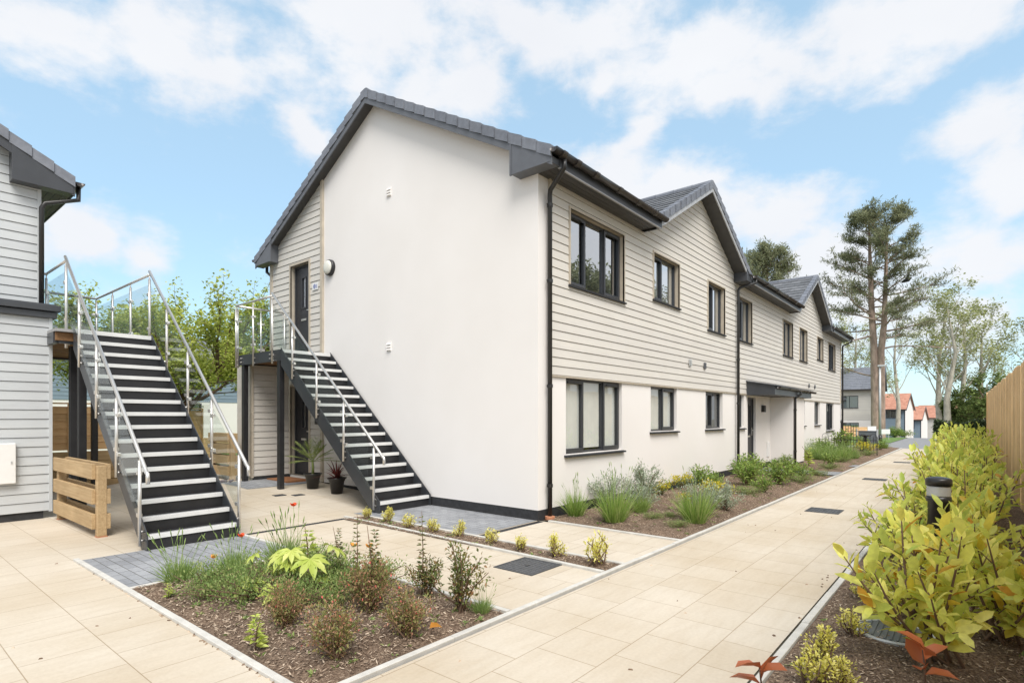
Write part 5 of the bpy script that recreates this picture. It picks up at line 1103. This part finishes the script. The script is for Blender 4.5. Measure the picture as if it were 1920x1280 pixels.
# right-hand bed: yellow laurels, small golden plants, red leaves
LAU = [p_laurel(.86, .47, 12, 17, .148, 'laurel', i) for i in range(3)]; LAG = [p_laurel(.9, .5, 15, 15, .13, 'laurelg' if i else 'laurel', i) for i in range(3)]
spots = [(-2.28, -4.72), (-1.62, -5.05), (-1.42, -4.58), (-.55, -4.85), (.55, -4.90), (.45, -4.45), (1.25, -4.75), (2.0, -4.85), (2.6, -4.55), (3.3, -4.85), (4.1, -4.65), (4.9, -4.8), (5.7, -4.6), (6.6, -4.75), (7.5, -4.65), (8.5, -4.75), (9.5, -4.65), (10.6, -4.7), (11.7, -4.65), (12.9, -4.7), (14.2, -4.65), (15.5, -4.65), (16.9, -4.6), (18.3, -4.6)]
pos = ['nearest the camera', 'by the bark edge near the fence', 'by the kerb left of the bollard', 'just before the bollard on the fence side', 'just behind the bollard on the fence side', 'just behind the bollard on the kerb side']
for i, (x, y) in enumerate(spots):
    lab = 'yellow green laurel bush ' + (pos[i] if i < len(pos) else 'in the hedge, %s bush past the bollard' % ('third,fourth,fifth,sixth,seventh,eighth,ninth,tenth,eleventh,twelfth,thirteenth,fourteenth,fifteenth,sixteenth,seventeenth,eighteenth,nineteenth,farthest'.split(',')[i - 6]))
    pr = LAU[i % 3] if i < 5 else LAG[i % 3]; s = ((1.0, .95, .80, .76)[i] if i < 4 else .86 if i < 6 else 1.0 if i < 8 else 1.08 + .012 * (i - 8)) * rng.uniform(.95, 1.05)
    pl(pr, 'laurel_bush', x, y, 'right', lab, 'laurel', 'yellow laurels along the fence', s)
for i, (x, y, s, lab) in enumerate(((-3.10, -4.24, 1.25, 'golden shrublet by the right kerb, nearest the camera'), (-2.72, -4.22, 1.2, 'golden shrublet by the right kerb, second from the camera'), (-2.15, -4.28, 1.0, 'golden shrublet beside the round inspection cover'), (-1.1, -4.2, .9, 'golden shrublet under the laurel left of the bollard'), (-3.0, -4.36, .9, 'golden shrublet on the fence side of the nearest one'), (.6, -4.18, .9, 'golden shrublet by the kerb past the bollard'))):
    pl(GOLD[i % 3], 'golden_shrub', x, y, 'right', lab, 'shrub', 'golden shrublets by the right kerb', s)
def red_plant(x, y, h, n, label, az0):
    m, s = MB(), MB(); s.tube([(0, 0, 0), (.01, .0, h * .6), (.0, .01, h)], [.006, .005, .003], 6)
    a = az0 + np.arange(n) * 1.9; t = h * (1 - .10 * np.arange(n)); P = np.stack([0 * a, 0 * a, t], 1); G = np.stack([np.cos(a), np.sin(a), nr.uniform(.3, 1.3, n)], 1)
    leaves(m, P, G, .14, .085, .28, .35, True); place([('foliage', mesh_of(m, 'foliage', 'red')), ('stem', mesh_of(s, 'stem', 'twig'))], 'red_leaf_plant', (x, y, .02), label, 'shrub', 'red leaved shoots by the right kerb', 0)
red_plant(-3.66, -4.12, .27, 4, 'red brown shoot leaning over the right kerb at the bottom edge', 2.4); red_plant(-2.86, -4.72, .26, 6, 'red brown shoot below the nearest laurel at the bottom edge', 1.6)

# pots by the lower door
def pot(x, y, label, r=.15, h=.30):
    z = gz(x, y); T = thing('plant_pot', (x, y, z), label, 'plant pot', 'black plant pots by the stair')
    m = MB(); m.lathe((x, y, z), [(r * .68, 0), (r * .92, h * .78), (r * .98, h * .79), (r * 1.02, h * .90), (r * 1.16, h * .93), (r * 1.18, h), (r * 1.04, h), (r * .98, h * .9), (.01, h * .88)], 32); m.build('pot_body', 'pvc', T, True)
    m = MB(); m.lathe((x, y, z), [(r * .97, h * .86), (r * .9, h * .905), (.01, h * .92)], 20); m.build('compost', 'mulch', T); return z + h * .9
z = pot(-.56, 5.12, 'black pot holding the green palm')
m, s = MB(), MB(); s.tube([(0, 0, 0), (.01, 0, .16), (0, .01, .30)], [.03, .026, .02], 8)
for i in range(20):
    a = i * 2.4; t = .2 + .065 * i * .9; el_ = max(.05, 1.35 - .07 * i); d = np.array([math.cos(a) * math.cos(el_), math.sin(a) * math.cos(el_), math.sin(el_)]); k = 26; q = np.linspace(.25, 1, k); L_ = rng.uniform(.45, .62)
    Q = np.array([0, 0, .28]) + q[:, None] * d * L_ + np.outer(q ** 2, [0, 0, -.16 * L_]); sd = np.cross(d, [0, 0, 1]); sd = sd / np.linalg.norm(sd)
    s.tube([(0, 0, .27)] + [tuple(Q[j]) for j in (5, 12, 19, 25)], [.004, .003, .0025, .002, .001], 5, False)
    sg = np.where(np.arange(k) % 2, 1, -1)[:, None]; blades(m, Q, sd[None] * sg * .8 + d[None] * .75 + np.array([[0, 0, .18]]), .20 * np.sin(np.clip(q * 2.6, .6, 3.0)), .011, .25, 3)
place([('frond', mesh_of(m, 'frond', 'palm')), ('trunk', mesh_of(s, 'trunk', 'palm'))], 'potted_palm', (-.56, 5.12, z), 'feathery green palm growing in the black pot by the lower door', 'palm', rz=.4, sc=.95)
z = pot(-.52, 4.35, 'black pot holding the dark red cordyline'); m = MB(); n = 46
a = nr.uniform(0, 6.28, n); e = nr.uniform(.15, 1.45, n); blades(m, np.tile([0, 0, .03], (n, 1)) + nr.normal(0, .012, (n, 3)), np.stack([np.cos(a) * np.cos(e), np.sin(a) * np.cos(e), np.sin(e)], 1), nr.uniform(.30, .52, n), .022, .28, 5)
s = MB(); s.tube([(0, 0, 0), (0, 0, .08)], [.025, .02], 8); place([('leaf_blades', mesh_of(m, 'leaf_blades', 'cord')), ('trunk', mesh_of(s, 'trunk', 'twig'))], 'potted_cordyline', (-.52, 4.35, z), 'dark red spiky cordyline growing in the black pot', 'cordyline')
pot(-.40, 3.30, 'black pot half hidden behind the right stair stringer', .13, .26)

# ------------------------------------------------------------------ trees
def limb(mb, p, d, L_, r, lvl, mx, out, wob=.25, up=.15, nch=(3, 5), spread=.8, ratio=.62, k=6, tip=.35):
    pts = [Vector(p)]; d = Vector(d).normalized(); dirs = [d]
    for i in range(4):
        d = (d + Vector((rng.gauss(0, wob), rng.gauss(0, wob), rng.gauss(0, wob) + up)) * .4).normalized(); pts.append(pts[-1] + d * L_ / 4); dirs.append(d)
    mb.tube(pts, [r * (1 - (1 - tip) * i / 4) for i in range(5)], k if lvl == 0 else max(3, k - 1 - lvl), False)
    if lvl >= mx:
        for i in (1, 2, 3, 4): out.append(pts[i])
        return
    for c in range(rng.randint(*nch)):
        t = rng.uniform(.35, 1.0); i = min(3, int(t * 4)); q = pts[i].lerp(pts[i + 1], t * 4 - i) if t < 1 else pts[4]
        a = rng.uniform(0, 6.28); o = dirs[i].orthogonal().normalized(); o2 = dirs[i].cross(o); nd_ = dirs[i] + (o * math.cos(a) + o2 * math.sin(a)) * spread * rng.uniform(.6, 1.3)
        limb(mb, q, nd_, L_ * ratio * rng.uniform(.75, 1.2), r * (tip + .25) * .75, lvl + 1, mx, out, wob, up, nch, spread, ratio, k, tip)
    if lvl == mx - 1: out.append(pts[4])
def crown(pts, per, rad, lf, wf, mat, drop=0.0):
    m = MB(); P = np.repeat(np.array([tuple(p) for p in pts]), per, 0); n = len(P); keep_ = nr.uniform(0, 1, n) > drop; P = P[keep_]; n = len(P)
    P = P + rdir(n) * (nr.uniform(0, 1, n) ** .6)[:, None] * rad; leaves(m, P, rdir(n, -.7, .8), nr.uniform(lf * .6, lf * 1.25, n), nr.uniform(wf * .7, wf * 1.2, n), .2); return m
def tree(name, loc, label, cat, group, build_wood, per, rad, lf, wf, mat, wood_mat, drop=0.0):
    T = thing(name, loc, label, cat, group); wb, out = MB(), []; build_wood(wb, out, Vector(loc)); wb.build('trunk', wood_mat, T, True); crown(out, per, rad, lf, wf, mat, drop).build('crown', mat, T); return T
# spring tree behind the left stair
def spring_wood(wb, out, o):
    wb.tube([o, o + Vector((.05, 0, .9)), o + Vector((0, .05, 1.8))], [.17, .14, .12], 10, False); b = o + Vector((0, .05, 1.7))
    for i in range(13):
        a = i * 2.4 + rng.uniform(-.2, .2); e = rng.uniform(.2, 1.2); limb(wb, b + Vector((0, 0, rng.uniform(-.3, .5))), (math.cos(a) * math.cos(e), math.sin(a) * math.cos(e), math.sin(e)), rng.uniform(2.3, 3.0), .075, 0, 2, out, .28, .14, (6, 8), .75, .52, 6, .3)
tree('spring_tree', (.15, 13.6, 0), 'spring tree with fresh yellow green leaves and bare top twigs behind the left stair', 'tree', None, spring_wood, 18, .27, .115, .08, 'spring', 'twig', .25)
# big twin-trunk pine
PX, PY = 40.9, .42
T = thing('pine_tree', (PX, PY, 0), 'tall twin-trunked pine with dark layered crown standing by the road', 'pine tree')
wb = MB(); cl = []
t1 = [(0, .20, 0), (-.02, .22, 3), (.0, .28, 6.5), (.05, .42, 9), (.0, .5, 12), (.1, .6, 15.6)]; t2 = [(.05, -.16, 0), (.05, -.15, 3.5), (.05, -.14, 6.2), (.0, -.32, 8), (.0, -.42, 11), (.05, -.5, 15.0)]
wb.tube([(PX + a, PY + b, c) for a, b, c in t1], [.27, .25, .23, .20, .14, .05], 12, False); wb.tube([(PX + a, PY + b, c) for a, b, c in t2], [.26, .24, .22, .19, .13, .05], 12, False)
for i in range(64):
    tr_ = t1 if i % 2 else t2; f = (i / 64) ** .85; z = 7.1 + f * 8.8; 
    zs = [p[2] for p in tr_]; x0, y0 = np.interp(z, zs, [p[0] for p in tr_]), np.interp(z, zs, [p[1] for p in tr_])
    a = i * 2.4 + rng.uniform(-.4, .4); ln = (3.9 * (1 - f * .62) * rng.uniform(.65, 1.1)) * (1.0 if f > .06 else .9); el_ = rng.uniform(-.12, .25) + f * .55
    p = Vector((PX + x0, PY + y0, min(z, 15.4))); d = Vector((math.cos(a) * math.cos(el_), math.sin(a) * math.cos(el_), math.sin(el_))); out = []
    limb(wb, p, d, ln, .075 * (1 - f * .6), 0, 1, out, .18, .10, (4, 6), .6, .42, 5, .3); cl += [q for q in out if (q - p).length > ln * .32]
for b in ((-.0, 1.0), (.0, -1.0)):
    out = []; limb(wb, Vector((PX, PY, 4.4 if b[1] > 0 else 6.3)), (.1, b[1], .1), 3.2, .07, 0, 1, out, .2, .05, (2, 3), .5, .5, 5, .3)
wb.build('trunk', 'bark', T, True)
m = MB(); P = np.array([tuple(q) for q in cl]); P = np.repeat(P, 19, 0) + nr.normal(0, .15, (len(P) * 19, 3)) * np.array([[1, 1, .6]]); leaves(m, P, rdir(len(P), -.2, 1), nr.uniform(.20, .38, len(P)), .055, .1); m.build('crown', 'pinel', T)
bird = thing('black_bird', (PX - .2, PY - 2.0, 10.9), 'black bird with raised wings in the right side of the pine', 'bird')
m = MB(); o = Vector((PX - .3, PY - 1.65, 10.9)); m.tube([o + Vector((0, .28, -.1)), o + Vector((0, .12, 0)), o + Vector((0, -.1, .05)), o + Vector((0, -.24, .14)), o + Vector((0, -.33, .16))], [.03, .12, .14, .07, .01], 8); m.build('body', 'pvc', bird, True)
m = MB(); m.prism([o + Vector((0, -.12, .1)), o + Vector((0, .1, .1)), o + Vector((0, -.05, .4)), o + Vector((0, -.22, .55))], (.03, 0, 0)); m.build('wing', 'pvc', bird)
def pine_round(x, y, h, label):
    T = thing('pine_tree', (x, y, 0), label, 'pine tree'); wb, cl = MB(), []; wb.tube([(x, y, 0), (x + .1, y, h * .6), (x, y + .1, h * .95)], [.3, .22, .06], 10, False)
    for i in range(44):
        f = i / 44; z = h * (.62 + .36 * f); a = i * 2.4; ln = 3.4 * (1 - f * .55) * rng.uniform(.7, 1.1); out = []; p = Vector((x, y, z)); limb(wb, p, (math.cos(a), math.sin(a), .15 + f * .6), ln, .06, 0, 1, out, .2, .15, (4, 6), .6, .42, 4, .3); cl += out
    wb.build('trunk', 'bark', T, True); m = MB(); P = np.array([tuple(q) for q in cl]); P = np.repeat(P, 16, 0) + nr.normal(0, .18, (len(P) * 16, 3)); leaves(m, P, rdir(len(P), -.2, 1), nr.uniform(.22, .42, len(P)), .08, .1); m.build('crown', 'pinel', T)
pine_round(44.6, 8.9, 15.6, 'rounded pine whose top shows above the roof between the gables')
# airy poplars and other trees down the road
def airy_wood(h, lean=0, first=.3, n=11):
    def f(wb, out, o):
        tp = [o, o + Vector((lean * .3, rng.gauss(0, .15), h * .33)), o + Vector((lean * .7, rng.gauss(0, .3), h * .66)), o + Vector((lean, rng.gauss(0, .3), h))]; wb.tube(tp, [.34, .24, .15, .04], 8, False)
        for i in range(n):
            t = first + (1 - first) * i / n; k = min(2, int(t * 3)); p = tp[k].lerp(tp[k + 1], t * 3 - k); a = i * 2.4 + rng.uniform(-.5, .5); e = rng.uniform(.75, 1.2); limb(wb, p, (math.cos(a) * math.cos(e), math.sin(a) * math.cos(e), math.sin(e)), h * .30 * (1.15 - .6 * t), .09 * (1.1 - .7 * t), 0, 2, out, .22, .15, (3, 4), .6, .6, 5, .3)
    return f
AT = [(62.5, -2.3, 12.5, .3, 'pale barked poplar, leftmost of the group beyond the road'), (59.2, -2.95, 12.8, -.3, 'pale barked poplar leaning, second in the group beyond the road'), (64.5, -4.0, 12.6, .2, 'pale barked poplar, third in the group beyond the road'), (66.5, -5.3, 11.6, .2, 'pale barked poplar, rightmost of the group beyond the road'),
      (82, 3.0, 17.0, .4, 'thin poplar behind the red roofed houses, right of the big pine'), (75, 6.4, 14.6, -.4, 'pale poplar behind the tan house, left of the big pine'), (70, 9.5, 13.5, .2, 'pale poplar mostly hidden behind the end of the flats'), (76, -9.4, 13.0, .3, 'loose poplar rising behind the orange fence at the right edge')]
for x, y, h, ln, lab in AT:
    tree('poplar_tree', (x, y, gdrop(x)), lab, 'tree', 'poplars down the road', airy_wood(h, ln), 5, .50, .24, .17, 'airy', 'birch', .15)
def bushy(h, w, z0):
    def f(wb, out, o):
        wb.tube([o, o + Vector((0, 0, h * .5))], [.25, .18], 8, False)
        for i in range(12):
            a = i * 2.4; e = rng.uniform(.1, 1.2); limb(wb, o + Vector((0, 0, rng.uniform(z0, .55) * h)), (math.cos(a) * math.cos(e), math.sin(a) * math.cos(e), math.sin(e)), w * rng.uniform(.7, 1.1), .08, 0, 2, out, .3, .1, (3, 5), .8, .6, 5, .3)
    return f
for x, y, h, w, lab in ((58.9, -5.9, 7.4, 2.0, 'dense dark green tree at the right of the poplars by the fence'), (63.5, -3.6, 6.6, 1.5, 'bushy mid green tree among the poplar trunks'), (70, -3.0, 4.4, 1.5, 'bushy green tree right of the red roofed houses'), (73, -8.2, 8.6, 1.7, 'dark green tree top just above the orange fence'), (64, -4.6, 5.0, 1.6, 'bushy green tree before the far pink roof')):
    tree('bushy_tree', (x, y, gdrop(x)), lab, 'tree', 'bushy trees down the road', bushy(h, w, .2), 7, .38, .24, .17, 'oak', 'twig', .1)
# trees across the path: seen mirrored in the big upper window
for x, y, h, lab in ((20, -14.5, 11.5, 'pine across the path, mirrored at the left of the big upper window'), (24, -15.5, 12.6, 'pine across the path, mirrored left of the middle of the big upper window'), (28, -15, 12.0, 'pine across the path, mirrored in the middle of the big upper window'), (32, -16, 13.2, 'pine across the path, mirrored right of the middle of the big upper window'), (36.5, -17, 13.6, 'pine across the path, mirrored at the right of the big upper window')):
    tree('boundary_tree', (x, y, 0), lab, 'tree', 'trees across the path', bushy(h * 1.28, 2.9, .35), 9, .5, .34, .18, 'pinel', 'bark', .1)

# ------------------------------------------------------------------ down the road
def far_house(px, dep, w, d, ze, zr_, rz, wall, low, roofm, label, wins, split=2.4, name='far_house'):
    a = (px - 960) / FOC; fx, fy = math.cos(YAW), math.sin(YAW); x, y = CAM[0] + dep * (fx + a * fy), CAM[1] + dep * (fy - a * fx); zb = gdrop(x) - .05
    T = thing(name, (x, y, zb), label, 'house', 'houses down the road'); T.rotation_euler = (0, 0, rz); ORG[T.name] = (0, 0, 0)
    pt = lambda u, v, dd: (u - w, -dd, v); E = ze - zb; Rg = zr_ - zb
    m = MB(); ops = [(a0 + w, b0 + w, c0 - zb, e0 - zb) for a0, b0, c0, e0 in wins]
    cells(m, pt, 0, w, split, E, ops, (), (split, .16)); m.build('upper_wall', wall, T)
    m = MB(); cells(m, pt, 0, w, 0, split, ops); m.build('lower_wall', low, T)
    m = MB(); m.face([(0, 0, 0), (0, d, 0), (0, d, E), (0, d / 2, Rg - .1), (0, 0, E)]); m.build('end_wall', 'render', T); m = MB(); m.face([(-w, 0, 0), (-w, d, 0), (-w, d, E), (-w, d / 2, Rg - .1), (-w, 0, E)]); m.build('end_wall', 'render', T)
    s_ = Vector((0, d / 2 + .35, Rg - E + .1)); ln = s_.length; s_.normalize()
    roof_tiles(T, (-w - .2, -.35, E - .12), (1, 0, 0), s_, 0, w + .4, ln, roofm, gauge=.33)
    m = MB(); m.prism([(-w - .2, d + .35, E - .1), (-w - .2, d / 2, Rg - .02), (-w - .2, d / 2, Rg - .1), (-w - .2, d + .35, E - .2)], (w + .4, 0, 0)); m.build('roof_slope', roofm, T)
    for q in (-.35, d + .35):
        m = MB(); m.prism([(.2, q, E - .12), (.2, q, E - .36), (.2, d / 2, Rg - .26), (.2, d / 2, Rg)], (.03, 0, 0)); m.build('bargeboard', 'anth', T)
    m = MB(); m.box(-w - .2, .2, -.42, -.30, E - .28, E - .10); m.build('gutter', 'gutter', T)
    m = MB(); m.box(-.06, .02, -.06, -.002, 0, E - .2); m.build('downpipe', 'pvc', T)
    for o in ops: make_window(T, pt, o, [(1, 0), (1, 1)], .06, 0, True)
    return T
far_house(1654, 62, 9, 6, 4.72, 7.3, R(-86.5), 'tan', 'render', 'cap', 'tan boarded house with dark tiled roof behind the pine trunk', [(-4.0, -2.25, 2.5, 3.9), (-3.95, -2.2, -.6, .85)], 2.75)
far_house(1697, 80, 4.2, 7, 2.7, 5.0, R(-94), 'blue', 'blue', 'orange', 'pale blue house with orange tiled roof right of the pine trunk', [(-2.3, -1.0, 1.35, 2.4), (-.95, -.45, 1.35, 2.4)], 2.4)
far_house(1727, 92, 3.0, 6, 1.15, 3.3, R(-95), 'blue', 'blue', 'orange', 'small orange roofed house farthest down the road', [(-1.75, -.9, -.4, .85)], 1.2)
far_house(1850, 110, 12, 9, 1.4, 4.0, R(-100), 'tan', 'tan', 'orange', 'far house with weathered pink roof seen between the poplar trunks', [], 2.4)
def at_px(px, dep):
    a = (px - 960) / FOC; fx, fy = math.cos(YAW), math.sin(YAW); return CAM[0] + dep * (fx + a * fy), CAM[1] + dep * (fy - a * fx)
x, y = at_px(1690, 46); T = thing('dark_hedge', (x + 6, -3, gdrop(52)), 'dark clipped evergreen hedge across the end of the road', 'hedge')
m = MB(); n = 9000; P = np.stack([nr.uniform(51.5, 52.5, n), nr.uniform(-9.5, -2.3, n), nr.uniform(-.6, 1.1, n) + .0], 1); P[:, 2] += .12 * np.sin(P[:, 1] * 2.1); leaves(m, P, rdir(n), .26, .16, .2); m.build('hedge_foliage', 'hedge', T)
m = MB()
for i in range(9): m.tube([(52, -9 + i * .75, -.7), (52.05, -9 + i * .75, .9)], [.05, .02], 5, False)
m.build('stem', 'twig', T)
# lamp column, signs, cabinet, shrub on the verge, bow-top railing
x, y = at_px(1650, 34); T = thing('lamp_column', (x, y, 0), 'slim pale lamp column in front of the big pine trunk', 'lamp column')
m = MB(); m.tube([(x, y, .35), (x, y, 4.55)], [.07, .055], 10); m.build('column', 'galv', T, True); m = MB(); m.tube([(x, y, 0), (x, y, .4)], [.13, .11], 12); m.build('base_sleeve', 'pvc', T, True); m = MB(); m.box(x - .12, x + .12, y - .35, y + .12, 4.55, 4.65); m.build('lamp_head', 'galv', T, bevel=.02)
def board(px, dep, w, z0, z1, label):
    x, y = at_px(px, dep); T = thing('white_sign', (x, y, 0), label, 'sign', 'white notice boards by the road'); d = Vector((math.sin(YAW), -math.cos(YAW), 0))
    A, Bq = Vector((x, y, 0)) - d * w / 2, Vector((x, y, 0)) + d * w / 2; m = MB(); m.prism([(A.x, A.y, z0), (Bq.x, Bq.y, z0), (Bq.x, Bq.y, z1), (A.x, A.y, z1)], (.02, .02, 0)); m.build('sign_face', 'white', T)
    for P in (A + d * .06, Bq - d * .06): m = MB(); m.tube([(P.x + .03, P.y + .03, 0), (P.x + .03, P.y + .03, z1)], .02, 6); m.build('sign_post', 'galv', T)
board(1635, 33, .5, .66, .96, 'white notice board left of the lamp column'); board(1661, 37, .56, .38, .70, 'white notice board on the grass right of the lamp column')
x, y = at_px(1626, 30.5); T = thing('utility_cabinet', (x, y, 0), 'low dark grey cabinet between pale posts by the road', 'cabinet')
m = MB(); m.box(x - .16, x + .16, y - .42, y + .40, .0, .72); m.build('cabinet_body', 'grey', T, bevel=.02); m = MB(); m.box(x - .18, x + .18, y - .45, y + .43, .72, .76); m.build('cabinet_lid', 'anth2', T)
for yy in (y - .49, y + .47): m = MB(); m.box(x - .22, x - .14, yy - .035, yy + .035, 0, .85); m.build('guard_post', 'galv', T)
x, y = at_px(1677, 41); place(p_shrub(1500, .7, .75, .09, .05, 'green', 14), 'verge_shrub', (x, y, 0), 'rounded light green shrub on the grass right of the lamp column', 'shrub', sc=(1.0, 1.0, 1.0))
x, y = at_px(1692, 42.5); place(p_shrub(1200, .8, .45, .09, .05, 'cover', 12), 'verge_shrub', (x, y, 0), 'low greyish shrub at the road bend beside the rounded shrub', 'shrub')
T = thing('garden_fence', (60, 8, gdrop(60)), 'low orange timber fence in front of the tan house', 'fence')
for (p0, p1, d0, z0, z1, mt) in ((1574, 1596, 55, -.7, .62, 'lap'), (1597, 1627, 54, -.7, .55, 'lap')):
    xa, ya = at_px(p0, d0); xb, yb = at_px(p1, d0); m = MB()
    for k in range(5): z = z0 + k * (z1 - z0) / 5; m.prism([(xa, ya, z), (xb, yb, z), (xb, yb, z + (z1 - z0) / 5 - .02), (xa, ya, z + (z1 - z0) / 5 - .02)], (.05, .05, 0))
    m.build('fence_panel', mt, T)
T = thing('bow_top_railing', (19, -.9, .02), 'low black bow-top railing across the planting beyond the porch', 'railing')
m = MB()
for z in (.12, .60): m.box(18.99, 19.02, -1.98, .0, z, z + .018)
m.build('rail', 'black', T); m = MB()
for i in range(6):
    y0 = -.12 - i * .33; pts = [(19.005, y0, .05), (19.005, y0, .74)] + [(19.005, y0 - .11 + .11 * math.cos(a), .74 + .11 * math.sin(a)) for a in (.5, 1.0, 1.57, 2.1, 2.6)] + [(19.005, y0 - .22, .74), (19.005, y0 - .22, .05)]
    m.tube(pts, .008, 5); m.tube([(19.005, y0 - .11, .05), (19.005, y0 - .11, .70), (19.005, y0 - .11, .76)], [.008, .011, .001], 5)
m.build('bow', 'black', T)
for yy, h in ((0.03, .98), (-2.0, .75)): m = MB(); m.tube([(19.005, yy, 0), (19.005, yy, h)], .018, 8); m.build('railing_post', 'black', T)
T = thing('finial_post', (20.5, -.55, .02), 'thin black post with a spear finial rising behind the railing', 'post')
m = MB(); m.tube([(20.5, -.55, 0), (20.5, -.55, 1.25)], .022, 8); m.build('post_shaft', 'black', T); m = MB(); m.tube([(20.5, -.55, 1.25), (20.5, -.55, 1.31), (20.5, -.55, 1.42)], [.02, .035, .002], 8); m.build('finial', 'black', T)
T = thing('bird_bath', (21.8, -1.25, .02), 'small black bird bath on a stem behind the railing', 'bird bath')
m = MB(); m.lathe((21.8, -1.25, 0), [(.10, 0), (.05, .06), (.04, .6), (.07, .66)], 14); m.build('pedestal', 'black', T, True); m = MB(); m.lathe((21.8, -1.25, 0), [(.05, .66), (.24, .72), (.25, .735), (.2, .725), (.02, .70)], 20); m.build('basin', 'black', T, True)
T = thing('tall_railing', (25.3, -.3, 0), 'taller black bar railing beyond the end of the flats', 'railing')
for i in range(7): yy = .25 - i * .11; m = MB(); m.tube([(25.3, yy, 0), (25.3, yy, 1.15 - .02 * (i % 3))], .012, 6); m.build('railing_bar', 'black', T)
m = MB(); m.box(25.29, 25.31, -.45, .3, .8, .82); m.box(25.29, 25.31, -.45, .3, .25, .27); m.build('rail', 'black', T)
